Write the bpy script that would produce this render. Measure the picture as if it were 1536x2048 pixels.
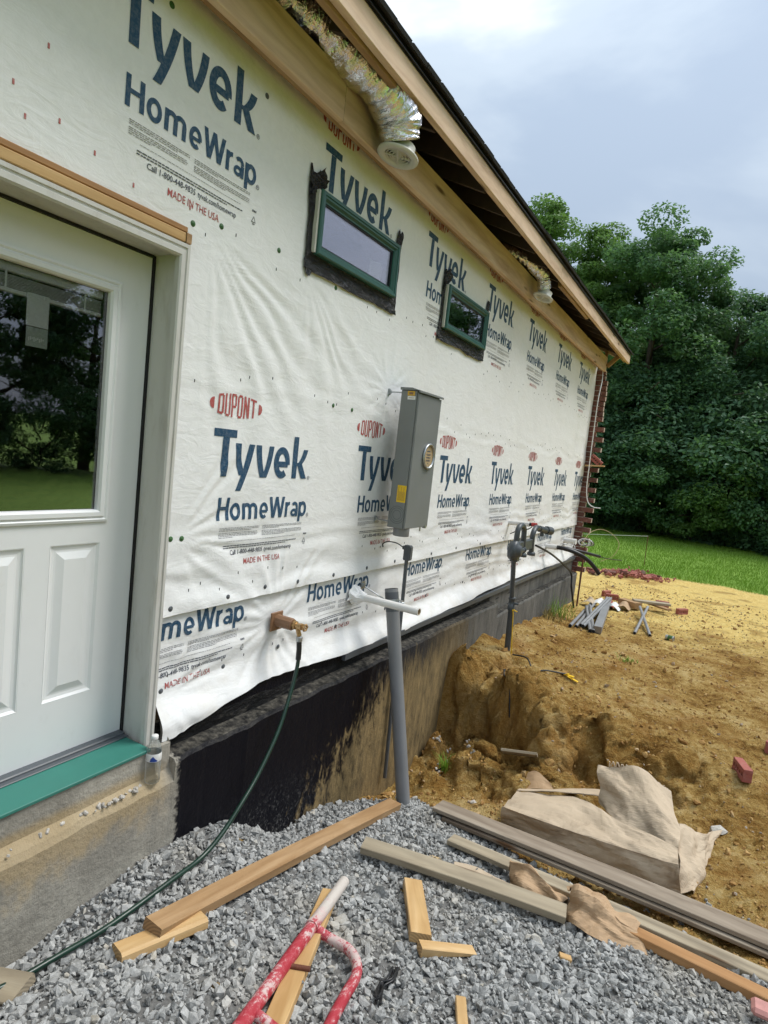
import bpy, math, random
import numpy as np
from mathutils import Matrix, Vector
R = math.radians
random.seed(7); rng = np.random.default_rng(11)
for o in list(bpy.data.objects): bpy.data.objects.remove(o)
SC = bpy.context.scene
COL = SC.collection

# ------------------------------------------------------------------ camera
cd = bpy.data.cameras.new('camera'); cam = bpy.data.objects.new('camera', cd); COL.objects.link(cam)
cr, cu, cf = (0.865685, 0.48883, 0.107869), (-0.14044, 0.030331, 0.989624), (-0.480486, 0.871852, -0.094909)
cam.matrix_world = Matrix(((cr[0], cu[0], -cf[0], 2.05), (cr[1], cu[1], -cf[1], 0.0), (cr[2], cu[2], -cf[2], 1.75), (0, 0, 0, 1)))
cd.sensor_fit = 'VERTICAL'; cd.sensor_height = 36; cd.lens = 21.727; cd.clip_start = .02; cd.clip_end = 2000
SC.camera = cam

# ------------------------------------------------------------------ world and sun
SUN_EL, SUN_AZ = 57.0, 44.0           # azimuth in degrees clockwise from +Y: veiled sun ahead and to the right
w = bpy.data.worlds.new('World'); SC.world = w; w.use_nodes = True
nt = w.node_tree; N = nt.nodes; L = nt.links; N.clear()
def wn(t, **k):
    x = N.new('ShaderNode' + t)
    for a, b in k.items():
        if a in x.bl_rna.properties: setattr(x, a, b)
        else: x.inputs[a.replace('_', ' ')].default_value = b
    return x
wo = wn('OutputWorld'); bg = wn('Background', Strength=.125)
sky = wn('TexSky', sky_type='NISHITA', sun_disc=False, sun_elevation=R(SUN_EL), sun_rotation=R(SUN_AZ), dust_density=2.0, air_density=1.0, ozone_density=1.2)
sa, se = R(SUN_AZ), R(SUN_EL)
SUNV = Vector((math.sin(sa) * math.cos(se), math.cos(sa) * math.cos(se), math.sin(se)))
tc = wn('TexCoord'); mp = wn('Mapping', Scale=(1.0, 1.0, 2.3), Rotation=(.1, .15, .6), Location=(-1.77, 2.65, 1.14))
nz = wn('TexNoise', Scale=1.25, Detail=6.0, Roughness=.52, Distortion=.35)
rp = wn('ValToRGB'); e = rp.color_ramp; e.interpolation = 'EASE'
e.elements[0].position = .36; e.elements[0].color = (.375, .455, .56, 1); e.elements[1].position = .66; e.elements[1].color = (.92, .95, .965, 1)
e.elements.new(.5).color = (.505, .585, .665, 1)
sxyz = wn('SeparateXYZ'); elv = wn('MapRange', From_Min=0.0, From_Max=1.0, To_Min=5.0, To_Max=13.5)   # veiled sky grows brighter towards the zenith
vm = wn('VectorMath', operation='SCALE'); mixs = wn('Mix', data_type='RGBA', Factor=.86)
L.new(tc.outputs['Generated'], mp.inputs[0]); L.new(mp.outputs[0], nz.inputs['Vector']); L.new(nz.outputs[0], rp.inputs[0])
L.new(tc.outputs['Generated'], sxyz.inputs[0]); L.new(sxyz.outputs[2], elv.inputs['Value'])
L.new(rp.outputs[0], vm.inputs[0]); L.new(elv.outputs[0], vm.inputs['Scale'])
L.new(sky.outputs[0], mixs.inputs['A']); L.new(vm.outputs[0], mixs.inputs['B'])
L.new(mixs.outputs['Result'], bg.inputs[0]); L.new(bg.outputs[0], wo.inputs[0])
sl = bpy.data.lights.new('sun', 'SUN'); so = bpy.data.objects.new('sun', sl); COL.objects.link(so)
sl.energy = 2.3; sl.angle = R(24.0); sl.color = (1, .97, .92)
so.rotation_mode = 'QUATERNION'; so.rotation_quaternion = SUNV.to_track_quat('Z', 'Y'); so.location = (6, 8, 14)
vs = SC.view_settings; vs.view_transform = 'Standard'; vs.look = 'None'; vs.gamma = 1; vs.exposure = 0.4; vs.use_curve_mapping = False
SC.cycles.use_denoising = True; SC.cycles.use_adaptive_sampling = True; SC.cycles.adaptive_threshold = .025; SC.cycles.max_bounces = 5; SC.cycles.diffuse_bounces = 3; SC.cycles.glossy_bounces = 3; SC.cycles.transmission_bounces = 4; SC.cycles.transparent_max_bounces = 8
SC.cycles.caustics_reflective = False; SC.cycles.caustics_refractive = False; SC.cycles.sample_clamp_indirect = 6

# ------------------------------------------------------------------ numeric helpers
def _h(ix, iy, s=0):
    n = (ix.astype(np.int64) * 374761393 + iy.astype(np.int64) * 668265263 + s * 974634773) & 0x7fffffff
    n = ((n ^ (n >> 13)) * 1274126177) & 0x7fffffff
    return ((n ^ (n >> 16)) & 0xffff) / 32767.5 - 1
def vn(x, y, s=0):
    x = np.asarray(x, float); y = np.asarray(y, float)
    x, y = np.broadcast_arrays(x, y)
    ix = np.floor(x); iy = np.floor(y); fx = x - ix; fy = y - iy
    fx = fx * fx * (3 - 2 * fx); fy = fy * fy * (3 - 2 * fy)
    a = _h(ix, iy, s); b = _h(ix + 1, iy, s); c = _h(ix, iy + 1, s); d = _h(ix + 1, iy + 1, s)
    return (a * (1 - fx) + b * fx) * (1 - fy) + (c * (1 - fx) + d * fx) * fy
def fbm(x, y, s=0, o=4, g=.5):
    t = 0; a = 1; f = 1
    for i in range(o): t = t + a * vn(np.asarray(x) * f + 7.3 * i, np.asarray(y) * f - 3.1 * i, s + i); a *= g; f *= 2.03
    return t
def sst(a, b, x):
    t = np.clip((np.asarray(x, float) - a) / (b - a), 0, 1); return t * t * (3 - 2 * t)

# ------------------------------------------------------------------ scene helpers
MATS = {}
def tag(o, label=None, cat=None, group=None, kind=None):
    if label: o['label'] = label
    if cat: o['category'] = cat
    if group: o['group'] = group
    if kind: o['kind'] = kind
    return o
def empty(name, loc, label, cat, group=None, parent=None):
    o = bpy.data.objects.new(name, None); COL.objects.link(o); o.location = loc; o.empty_display_size = .1
    if parent: o.parent = parent
    return tag(o, label, cat, group)
def mesh(name, v, f, mats, smooth=False, fm=None):
    me = bpy.data.meshes.new(name)
    v = np.asarray(v, float)
    me.from_pydata(v.tolist(), [], [tuple(int(i) for i in q) for q in f])
    for m in (mats if isinstance(mats, (list, tuple)) else [mats]): me.materials.append(MATS[m] if isinstance(m, str) else m)
    if fm is not None: me.polygons.foreach_set('material_index', np.asarray(fm, np.int32))
    if smooth: me.polygons.foreach_set('use_smooth', np.ones(len(me.polygons), bool))
    me.validate(); me.update()
    return me
def fastmesh(name, v, quads, mats, smooth=False, fm=None):
    me = bpy.data.meshes.new(name); v = np.asarray(v, np.float32); q = np.asarray(quads, np.int32); k = q.shape[1]
    me.vertices.add(len(v)); me.vertices.foreach_set('co', v.ravel())
    me.loops.add(q.size); me.loops.foreach_set('vertex_index', q.ravel())
    me.polygons.add(len(q)); me.polygons.foreach_set('loop_start', np.arange(len(q), dtype=np.int32) * k)
    me.polygons.foreach_set('loop_total', np.full(len(q), k, np.int32))
    for m in (mats if isinstance(mats, (list, tuple)) else [mats]): me.materials.append(MATS[m] if isinstance(m, str) else m)
    if fm is not None: me.polygons.foreach_set('material_index', np.asarray(fm, np.int32))
    me.polygons.foreach_set('use_smooth', np.full(len(q), smooth, bool))
    me.update(calc_edges=True); me.validate()
    return me
def link(name, me, parent=None, loc=None):
    o = bpy.data.objects.new(name, me); COL.objects.link(o)
    if parent is not None:
        o.parent = parent
        pw = world_of(parent); o.matrix_parent_inverse = pw.inverted()
    if loc is not None: o.location = loc
    return o
def world_of(o):
    m = o.matrix_basis.copy()
    if o.parent: m = world_of(o.parent) @ o.matrix_parent_inverse @ m
    return m
class MB:
    """collects shapes for ONE mesh object"""
    def __init__(s): s.v = []; s.f = []; s.m = []; s.sm = []
    def add(s, v, f, m=0, sm=False):
        b = len(s.v); s.v += [tuple(map(float, p)) for p in v]
        for q in f: s.f.append(tuple(int(i) + b for i in q)); s.m.append(m); s.sm.append(sm)
        return s
    def box(s, lo, hi, m=0, bev=0.0, M=None):
        x0, y0, z0 = lo; x1, y1, z1 = hi
        if bev > 0:
            v = []; 
            for sx in (0, 1):
                for sy in (0, 1):
                    for sz in (0, 1):
                        X, Y, Z = (x0, x1)[sx], (y0, y1)[sy], (z0, z1)[sz]
                        dx, dy, dz = bev * (1 - 2 * sx), bev * (1 - 2 * sy), bev * (1 - 2 * sz)
                        v += [(X, Y + dy, Z + dz), (X + dx, Y, Z + dz), (X + dx, Y + dy, Z)]
            I = lambda a, b, c, k: (a * 4 + b * 2 + c) * 3 + k
            f = []
            for a in (0, 1):
                q = [I(a, 0, 0, 0), I(a, 0, 1, 0), I(a, 1, 1, 0), I(a, 1, 0, 0)]; f.append(q if a == 0 else q[::-1])
                q = [I(0, a, 0, 1), I(1, a, 0, 1), I(1, a, 1, 1), I(0, a, 1, 1)]; f.append(q if a == 0 else q[::-1])
                q = [I(0, 0, a, 2), I(0, 1, a, 2), I(1, 1, a, 2), I(1, 0, a, 2)]; f.append(q if a == 0 else q[::-1])
            for a in (0, 1):
                for b in (0, 1):
                    fl = (a + b) % 2
                    q = [I(0, a, b, 1), I(0, a, b, 2), I(1, a, b, 2), I(1, a, b, 1)]; f.append(q if fl else q[::-1])
                    q = [I(a, 0, b, 2), I(a, 0, b, 0), I(a, 1, b, 0), I(a, 1, b, 2)]; f.append(q if fl else q[::-1])
                    q = [I(a, b, 0, 0), I(a, b, 0, 1), I(a, b, 1, 1), I(a, b, 1, 0)]; f.append(q if fl else q[::-1])
                    for c in (0, 1):
                        q = [I(a, b, c, 0), I(a, b, c, 1), I(a, b, c, 2)]; f.append(q if (a + b + c) % 2 else q[::-1])
        else:
            v = [(X, Y, Z) for X in (x0, x1) for Y in (y0, y1) for Z in (z0, z1)]
            f = [(0, 1, 3, 2), (4, 6, 7, 5), (0, 4, 5, 1), (2, 3, 7, 6), (0, 2, 6, 4), (1, 5, 7, 3)]
        if M is not None: v = [tuple(M @ Vector(p)) for p in v]
        return s.add(v, f, m)
    def tube(s, pts, r, n=10, m=0, cap=True, sm=True, rr=None):
        pts = [Vector(p) for p in pts]; k = len(pts); v = []; f = []
        t0 = (pts[1] - pts[0]).normalized(); a = t0.orthogonal().normalized()
        for i, p in enumerate(pts):
            t = (pts[min(i + 1, k - 1)] - pts[max(i - 1, 0)]).normalized()
            a = (a - t * a.dot(t)); a = a.normalized() if a.length > 1e-6 else t.orthogonal().normalized()
            b = t.cross(a); ri = rr[i] if rr is not None else r
            for j in range(n):
                an = 2 * math.pi * j / n; v.append(p + (a * math.cos(an) + b * math.sin(an)) * ri)
        for i in range(k - 1):
            for j in range(n):
                q = (i * n + j, i * n + (j + 1) % n, (i + 1) * n + (j + 1) % n, (i + 1) * n + j); f.append(q)
        s.add(v, f, m, sm)
        if cap: s.add(v[:n][::-1], [tuple(range(n))], m); s.add(v[-n:], [tuple(range(n))], m)
        return s
    def lathe(s, prof, c=(0, 0, 0), ax='Z', n=20, m=0, sm=True, M=None, caps=True):
        v = []; f = []
        for r, h in prof:
            for j in range(n):
                an = 2 * math.pi * j / n; p = (r * math.cos(an), r * math.sin(an), h)
                if ax == 'X': p = (p[2], p[0], p[1])
                if ax == 'Y': p = (p[1], p[2], p[0])
                p = Vector(p) + Vector(c); v.append(M @ p if M is not None else p)
        for i in range(len(prof) - 1):
            for j in range(n): f.append((i * n + j, i * n + (j + 1) % n, (i + 1) * n + (j + 1) % n, (i + 1) * n + j))
        s.add(v, f, m, sm)
        if caps:
            s.add(v[:n][::-1], [tuple(range(n))], m); s.add(v[-n:], [tuple(range(n))], m)
        return s
    def prism(s, poly, x0, x1, m=0):
        n = len(poly); v = [(x0, y, z) for y, z in poly] + [(x1, y, z) for y, z in poly]
        f = [tuple(range(n))[::-1], tuple(range(n, 2 * n))] + [(i, (i + 1) % n, n + (i + 1) % n, n + i) for i in range(n)]
        return s.add(v, f, m)
    def me(s, name, mats):
        m = mesh(name, s.v, s.f, mats, fm=s.m)
        if len(m.polygons) == len(s.sm): m.polygons.foreach_set('use_smooth', np.array(s.sm, bool))
        return m
    def build(s, name, mats, parent=None): return link(name, s.me(name, mats), parent)
def spline(P, k=8):
    P = [Vector(p) for p in P]; Q = [P[0] * 2 - P[1]] + P + [P[-1] * 2 - P[-2]]; out = []
    for i in range(1, len(Q) - 2):
        a, b, c, d = Q[i - 1:i + 3]
        for j in range(k):
            t = j / k; out.append(.5 * ((2 * b) + (c - a) * t + (2 * a - 5 * b + 4 * c - d) * t * t + (3 * b - a - 3 * c + d) * t ** 3))
    out.append(P[-1]); return out
BOARD = {}
def board_mesh(Ln, wd, th, mats, bev=.003, seed=0, warp=0.0):
    """a sawn board: local X is its length, rounded long edges, end grain in slot 2"""
    a, b = wd / 2, th / 2
    sec = [(-a + bev, -b), (a - bev, -b), (a, -b + bev), (a, b - bev), (a - bev, b), (-a + bev, b), (-a, b - bev), (-a, -b + bev)]
    k = max(2, int(Ln / .25) + 1); v = []; f = []; m = []
    rs = random.Random(seed)
    ph = rs.random() * 6
    for i in range(k):
        t = i / (k - 1); x = (t - .5) * Ln
        dz = warp * math.sin(t * math.pi) ; dy = warp * .5 * math.sin(t * 2.2 + ph)
        v += [(x, p[0] + dy, p[1] + dz) for p in sec]
    for i in range(k - 1):
        for j in range(8): f.append((i * 8 + j, (i + 1) * 8 + j, (i + 1) * 8 + (j + 1) % 8, i * 8 + (j + 1) % 8)[::-1]); m.append(0)
    f.append(tuple(range(8))[::-1][::-1]); m.append(1); f.append(tuple(range((k - 1) * 8, k * 8))[::-1]); m.append(1)
    return mesh('board', v, f, mats, fm=m)
def frame_mat(p0, p1, up=(0, 0, 1), roll=0):
    p0, p1 = Vector(p0), Vector(p1); x = (p1 - p0).normalized(); u = Vector(up)
    y = u.cross(x).normalized(); z = x.cross(y)
    M = Matrix((x, y, z)).transposed().to_4x4() @ Matrix.Rotation(roll, 4, 'X')
    M.translation = (p0 + p1) / 2
    return M
def board(name, p0, p1, wd, th, mats=('wood', 'woodend'), parent=None, roll=0, bev=.003, warp=0.0, seed=0):
    Ln = (Vector(p1) - Vector(p0)).length
    o = bpy.data.objects.new(name, board_mesh(Ln, wd, th, list(mats), bev, seed, warp)); COL.objects.link(o)
    if parent is not None: o.parent = parent; o.matrix_parent_inverse = world_of(parent).inverted()
    o.matrix_basis = frame_mat(p0, p1, roll=roll)
    return o

# ------------------------------------------------------------------ materials
class G:
    def __init__(s, name):
        s.mat = bpy.data.materials.new(name); s.mat.use_nodes = True; s.nt = s.mat.node_tree
        s.nt.nodes.clear(); MATS[name] = s.mat
        s.out = s.nt.nodes.new('ShaderNodeOutputMaterial')
        s.p = s.nt.nodes.new('ShaderNodeBsdfPrincipled'); s.nt.links.new(s.p.outputs[0], s.out.inputs[0])
        s._tc = None
    def set(s, node, key, val):
        i = node.inputs[key]
        if isinstance(val, bpy.types.NodeSocket): s.nt.links.new(val, i)
        else:
            if isinstance(val, (tuple, list)) and len(val) == 3 and i.type == 'RGBA': val = (*val, 1)
            i.default_value = val
    def n(s, t, props=None, **k):
        x = s.nt.nodes.new('ShaderNode' + t)
        for a, b in (props or {}).items(): setattr(x, a, b)
        for a, b in k.items():
            s.set(x, int(a[1:]) if a[0] == '_' else a, b)
        return x
    def P(s, **k):
        for a, b in k.items(): s.set(s.p, a.replace('_', ' '), b)
        return s
    def co(s, kind='Object'):
        if s._tc is None: s._tc = s.nt.nodes.new('ShaderNodeTexCoord')
        return s._tc.outputs[kind]
    def pos(s): return s.n('NewGeometry').outputs['Position']
    def map(s, v, sc=(1, 1, 1), loc=(0, 0, 0), rot=(0, 0, 0)):
        m = s.n('Mapping'); s.set(m, 0, v); m.inputs['Scale'].default_value = sc; m.inputs['Location'].default_value = loc; m.inputs['Rotation'].default_value = rot
        return m.outputs[0]
    def noise(s, v, sc, d=4, r=.55, dist=0.):
        x = s.n('TexNoise', Scale=float(sc), Detail=float(d), Roughness=r, Distortion=dist); s.set(x, 'Vector', v); return x.outputs[0]
    def ramp(s, f, stops, interp='LINEAR'):
        x = s.n('ValToRGB'); s.set(x, 0, f); e = x.color_ramp; e.interpolation = interp
        while len(e.elements) < len(stops): e.elements.new(.5)
        for q, (p, c) in zip(e.elements, stops):
            q.position = p; q.color = (*c, 1) if isinstance(c, tuple) else (c, c, c, 1)
        return x.outputs[0]
    def mix(s, f, a, b, mode='MIX'):
        x = s.n('Mix', {'data_type': 'RGBA', 'blend_type': mode}); s.set(x, 'Factor', f)
        for k, v in (('A', a), ('B', b)): s.set(x, k, v)
        return x.outputs['Result']
    def m(s, op, a, b=0., c=None):
        x = s.n('Math', {'operation': op}); s.set(x, 0, a); s.set(x, 1, b)
        if c is not None: s.set(x, 2, c)
        return x.outputs[0]
    def sep(s, v): return s.n('SeparateXYZ', _0=v).outputs
    def rng(s, v, a, b, c=0., d=1., smooth=True):
        x = s.n('MapRange', {'interpolation_type': 'SMOOTHSTEP' if smooth else 'LINEAR'}); s.set(x, 'Value', v)
        for k, q in (('From Min', a), ('From Max', b), ('To Min', c), ('To Max', d)): s.set(x, k, q)
        return x.outputs[0]
    def bump(s, h, st=.3, d=.01, nrm=None):
        x = s.n('Bump', Strength=st, Distance=d, Height=h)
        if nrm is not None: s.set(x, 'Normal', nrm)
        s.set(s.p, 'Normal', x.outputs[0]); return x.outputs[0]
    def rnd(s): return s.n('ObjectInfo').outputs['Random']
    def island(s): return s.n('NewGeometry').outputs['Random Per Island']

def simple(name, col, rough=.5, metal=0., var=.08, sc=14., bump=0., spec=.5):
    g = G(name); v = g.co()
    n1 = g.noise(v, sc, 4)
    c = g.mix(n1, tuple(x * (1 - var * 2) for x in col), tuple(min(1, x * (1 + var * 2)) for x in col))
    g.P(Base_Color=c, Roughness=g.rng(n1, .2, .8, rough * .88, min(1, rough * 1.12)), Metallic=metal)
    g.set(g.p, 'Specular IOR Level', spec)
    if bump: g.bump(g.noise(v, sc * 4, 3), bump, .004)
    return g
def wood(name, dark, mid, light, knot=(.10, .045, .015), rough=.62, grey=0., knots=True):
    g = G(name); v = g.co(); r = g.rnd()
    off = g.n('CombineXYZ', X=g.m('MULTIPLY', r, 37.), Y=g.m('MULTIPLY', r, 11.), Z=g.m('MULTIPLY', r, 5.)).outputs[0]
    vv = g.n('VectorMath', {'operation': 'ADD'}, _0=v, _1=off).outputs[0]
    big = g.noise(g.map(vv, (.8, 7, 7)), 1.6, 4, .55, .8)
    warp = g.noise(g.map(vv, (.9, 2.5, 2.5)), 1.0, 3, .5)
    sx_, sy_, sz_ = g.sep(vv)
    ph = g.m('ADD', g.m('MULTIPLY', g.m('ADD', sy_, sz_), 95.), g.m('MULTIPLY', warp, 34.))
    rings = g.m('POWER', g.m('ADD', g.m('MULTIPLY', g.m('SINE', ph), .5), .5), 2.2)
    fine = g.noise(g.map(vv, (5, 150, 150)), 1., 4, .65)
    c = g.ramp(big, [(.28, dark), (.5, mid), (.74, light)])
    c = g.mix(g.m('MULTIPLY', rings, .46), c, g.mix(.7, c, dark))
    c = g.mix(g.rng(fine, .4, .75, 0., .5), c, g.mix(.45, c, dark))
    if knots:
        vo = g.n('TexVoronoi', {'feature': 'F1'}, Scale=1.); g.set(vo, 'Vector', g.map(vv, (1.5, 8, 8)))
        c = g.mix(g.rng(vo.outputs['Distance'], .05, .17, .9, 0.), c, knot)
    d = g.noise(g.map(g.pos(), (3, 3, 3)), 1.4, 4)
    c = g.mix(g.rng(d, .45, .8, 0., .22 + grey), c, tuple(x * .55 for x in mid))
    g.P(Base_Color=c, Roughness=rough); g.set(g.p, 'Specular IOR Level', .3)
    g.bump(g.m('ADD', fine, g.m('MULTIPLY', rings, .25)), .25, .0015)
    e = G(name + 'end'); q = e.co()
    w_ = e.n('TexWave', {'wave_type': 'RINGS', 'rings_direction': 'X'}, Scale=28., Distortion=1.5, Detail=2.); e.set(w_, 'Vector', e.map(q, (.2, 1, 1), (0, .05, .06)))
    e.P(Base_Color=e.mix(w_.outputs[0], tuple(x * .6 for x in mid), tuple(x * .95 for x in mid)), Roughness=.8)
wood('wood', (.50, .335, .215), (.70, .51, .355), (.78, .61, .46))                       # new framing lumber
wood('woodnew', (.42, .245, .095), (.56, .365, .165), (.66, .475, .26))                     # fresh yellow pine
wood('woodtan', (.25, .14, .06), (.38, .235, .115), (.49, .33, .185))                  # lumber browned by weather
wood('woodgrey', (.165, .125, .09), (.30, .245, .185), (.40, .345, .275), rough=.8, grey=.15)
wood('woodpale', (.20, .165, .115), (.36, .30, .21), (.47, .41, .30), rough=.75)
wood('woodorange', (.26, .13, .05), (.40, .215, .09), (.47, .28, .135))
simple('nailhole', (.02, .017, .015), .8)

# house wrap: spun polyethylene, faintly mottled, with soft creases
g = G('wrap'); v = g.pos()
mot = g.noise(g.map(v, (1, 26, 26)), 1., 5, .65); big = g.noise(v, 1.1, 4)
c = g.mix(mot, (.745, .755, .75), (.865, .87, .865)); sx, sy, sz = g.sep(v)
c = g.mix(g.rng(big, .45, .8, 0., .10), c, (.56, .52, .45))
mud = g.m('MULTIPLY', g.rng(sz, 1.05, .5, 0., .30), g.rng(g.noise(g.map(v, (1, 2.5, 5)), 2., 5), .4, .75))
c = g.mix(mud, c, (.47, .41, .31))
g.P(Base_Color=c, Roughness=.62); g.set(g.p, 'Specular IOR Level', .28); g.set(g.p, 'Sheen Weight', .1)
cr1 = g.noise(g.map(v, (1, 3.2, 8)), 2.2, 5, .6, 1.2); cr2 = g.noise(v, 55, 3)
rd = g.m('POWER', g.m('SUBTRACT', 1., g.m('ABSOLUTE', g.m('MULTIPLY_ADD', g.noise(g.map(v, (1, 1.6, 3.0), rot=(.5, 0, 0)), 2.4, 3, .5, .9), 2., -1.))), 9.)
g.bump(g.m('ADD', g.m('ADD', cr1, g.m('MULTIPLY', cr2, .12)), g.m('MULTIPLY', rd, .12)), .26, .014)
def ink(name, col, fade):
    g = G(name); v = g.pos(); n1 = g.noise(g.map(v, (1, 60, 60)), 1., 4, .7)
    g.P(Base_Color=g.mix(g.rng(n1, .35, .8, 0., fade), col, (.66, .65, .63)), Roughness=.55); g.set(g.p, 'Specular IOR Level', .25)
ink('inkblue', (.012, .062, .128), .16); ink('inkred', (.42, .065, .06), .30); ink('inkdark', (.035, .045, .075), .30); ink('inkgrey', (.19, .19, .21), .5)
ink('inkredline', (.46, .12, .11), .4)

# foundation: concrete on the left, tar coat with scraped mud on the right, plain grey further off
g = G('foundation'); v = g.pos(); x_, y_, z_ = g.sep(v)
cn = g.noise(v, 6, 6, .6); cn2 = g.noise(v, 45, 4, .7)
conc = g.ramp(g.m('ADD', g.m('MULTIPLY', cn, .75), g.m('MULTIPLY', cn2, .25)), [(.3, (.20, .185, .155)), (.5, (.32, .30, .255)), (.7, (.43, .405, .345))])
pits = g.n('TexVoronoi', Scale=34.); g.set(pits, 'Vector', v)
conc = g.mix(g.rng(pits.outputs[0], .04, .12, .55, 0.), conc, (.07, .065, .055))
ochre = g.m('MULTIPLY', g.rng(g.m('ADD', z_, g.m('MULTIPLY', g.m('SUBTRACT', cn, .5), .5)), .06, .2), g.rng(y_, 1.9, 1.75))
conc = g.mix(g.m('MULTIPLY', ochre, g.rng(z_, .34, .30, 0., .6)), conc, (.42, .30, .14))
streak = g.noise(g.map(v, (1, 1.5, .75), rot=(.55, 0, 0)), 8, 8, .74, .6); stk2 = g.noise(g.map(v, (1, 9, 1.6)), 3, 5, .7)
tarm = g.m('ADD', g.m('ADD', y_, g.m('MULTIPLY', z_, -1.2)), g.m('MULTIPLY', g.m('SUBTRACT', streak, .5), 2.6))
tar_edge = g.rng(tarm, 3.30, 3.75, 1., 0.)
tar = g.mix(g.rng(g.noise(v, 70, 3), .66, .8), (.0035, .0035, .007), (.03, .028, .026))
mudc = g.ramp(g.m('ADD', g.m('MULTIPLY', streak, .55), g.m('MULTIPLY', stk2, .45)), [(.32, (.04, .035, .026)), (.45, (.17, .125, .062)), (.6, (.30, .215, .10)), (.75, (.38, .29, .15))])
greyc = g.ramp(g.noise(g.map(v, (1, 2, .8)), 4, 6, .65), [(.3, (.085, .085, .08)), (.6, (.17, .165, .15)), (.8, (.25, .225, .175))])
dk = g.rng(g.m('ADD', z_, g.m('MULTIPLY', g.m('SUBTRACT', stk2, .5), .8)), .02, .3)      # darker upper band of worn tar
wall = g.mix(tar_edge, g.mix(g.m('MULTIPLY', dk, g.rng(y_, 5.8, 4.2)), mudc, (.022, .022, .024)), tar)
wall = g.mix(g.rng(g.m('ADD', y_, g.m('MULTIPLY', g.m('SUBTRACT', streak, .5), 1.2)), 4.9, 5.6), wall, greyc)
dusty = g.m('MULTIPLY', g.m('MULTIPLY', g.rng(z_, .02, -.5), g.rng(g.noise(v, 60, 4, .75), .52, .66)), .7)
wall = g.mix(g.m('MULTIPLY', dusty, g.rng(y_, 3.3, 2.6)), wall, (.24, .235, .225))
sel = g.rng(g.m('ADD', y_, g.m('MULTIPLY', g.m('SUBTRACT', cn2, .5), .10)), 1.875, 1.905)
c = g.mix(sel, conc, wall)
nrmz = g.sep(g.n('NewGeometry').outputs['Normal'])[2]
ledge = g.ramp(g.noise(v, 24, 5, .7), [(.38, (.012, .012, .012)), (.52, (.06, .056, .048)), (.72, (.17, .155, .125))])
c = g.mix(g.m('MULTIPLY', g.rng(nrmz, .5, .8), sel), c, ledge)
g.P(Base_Color=c, Roughness=g.mix(g.m('MULTIPLY', tar_edge, sel), (.88, .88, .88), (.5, .5, .5))); g.set(g.p, 'Specular IOR Level', .2)
g.bump(g.m('ADD', g.m('ADD', cn2, g.m('MULTIPLY', stk2, .6)), g.m('MULTIPLY', cn, .6)), .5, .012)
g = G('membrane'); v = g.pos(); n1 = g.noise(g.map(v, (4, 3, 9)), 3, 5, .65)
g.P(Base_Color=g.mix(g.rng(n1, .5, .8), (.006, .006, .007), (.11, .10, .085)), Roughness=.55); g.set(g.p, 'Specular IOR Level', .25); g.bump(n1, .9, .02)

g = G('doorpaint'); v = g.pos(); n1 = g.noise(v, 5, 5); sm = g.noise(g.map(v, (3, 4, 2.5)), 3, 7, .75)
g.P(Base_Color=g.mix(g.rng(sm, .55, .75, 0., .16), g.mix(n1, (.72, .735, .73), (.78, .79, .78)), (.5, .48, .45)), Roughness=.38); g.bump(g.noise(v, 260, 2), .05, .001)
g = G('trimpaint'); v = g.pos(); n1 = g.noise(g.map(v, (6, 6, 1.4)), 3, 6, .7); sp = g.n('TexVoronoi', Scale=7.); g.set(sp, 'Vector', v)
c = g.mix(g.rng(n1, .48, .72, 0., .55), (.56, .55, .515), (.40, .375, .32)); c = g.mix(g.rng(sp.outputs[0], .02, .045, .8, 0.), c, (.08, .07, .06))
g.P(Base_Color=c, Roughness=.5); g.bump(n1, .12, .004)
simple('silvinyl', (.034, .185, .145), .55, var=.07, sc=9, bump=.06)
simple('wingreen', (.026, .105, .085), .42, var=.06, bump=.04)
simple('winwhite', (.62, .60, .55), .5)
simple('gasket', (.006, .006, .007), .45)
simple('dark', (.012, .012, .014), .9)
g = G('tape'); v = g.pos(); n1 = g.noise(g.map(v, (10, 7, 10)), 3.2, 5, .7, 1.5)
n2 = g.noise(g.map(v, (6, 2.2, 7)), 4.5, 4, .6, 2.); g.P(Base_Color=(.005, .005, .007), Roughness=g.rng(n1, .3, .7, .10, .30)); g.bump(g.m('ADD', n2, g.m('MULTIPLY', n1, .4)), .9, .02)
g = G('glass'); g.nt.nodes.remove(g.p)
gs = g.n('BsdfGlossy', Color=(.92, .9, .98), Roughness=.012); tr = g.n('BsdfTransparent', Color=(.96, .97, .965))
gn = g.noise(g.map(g.pos(), (1, 2, 3)), 1.5, 3)
bp = g.n('Bump', Strength=.05, Distance=.01, Height=gn); g.set(gs, 'Normal', bp.outputs[0])
fr = g.n('Fresnel', IOR=1.52); k = g.rng(fr.outputs[0], .04, .5, .11, .8, False)
mx = g.n('MixShader', _0=k, _1=tr.outputs[0], _2=gs.outputs[0]); g.nt.links.new(mx.outputs[0], g.out.inputs[0])
simple('boxpaint', (.178, .188, .184), .5, var=.07, sc=5, bump=.03)
simple('boxpaintdark', (.10, .112, .11), .5, var=.05)
simple('pvcgrey', (.20, .205, .21), .45, var=.09, sc=5)
simple('pvcwhite', (.72, .71, .68), .38, var=.04, sc=6)
simple('pvcdark', (.085, .095, .105), .45, var=.08)
simple('gaspaint', (.06, .070, .078), .42, var=.15, sc=20, bump=.08)
simple('galv', (.42, .44, .45), .38, .85, .12, 30, .1)
simple('steelgrey', (.30, .305, .31), .5, .4, .12, 12)
simple('white', (.72, .72, .70), .45, var=.04)
simple('creamplastic', (.60, .585, .53), .4, var=.05)
simple('yellow', (.78, .50, .01), .5); simple('amber', (.62, .36, .02), .5)
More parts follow.
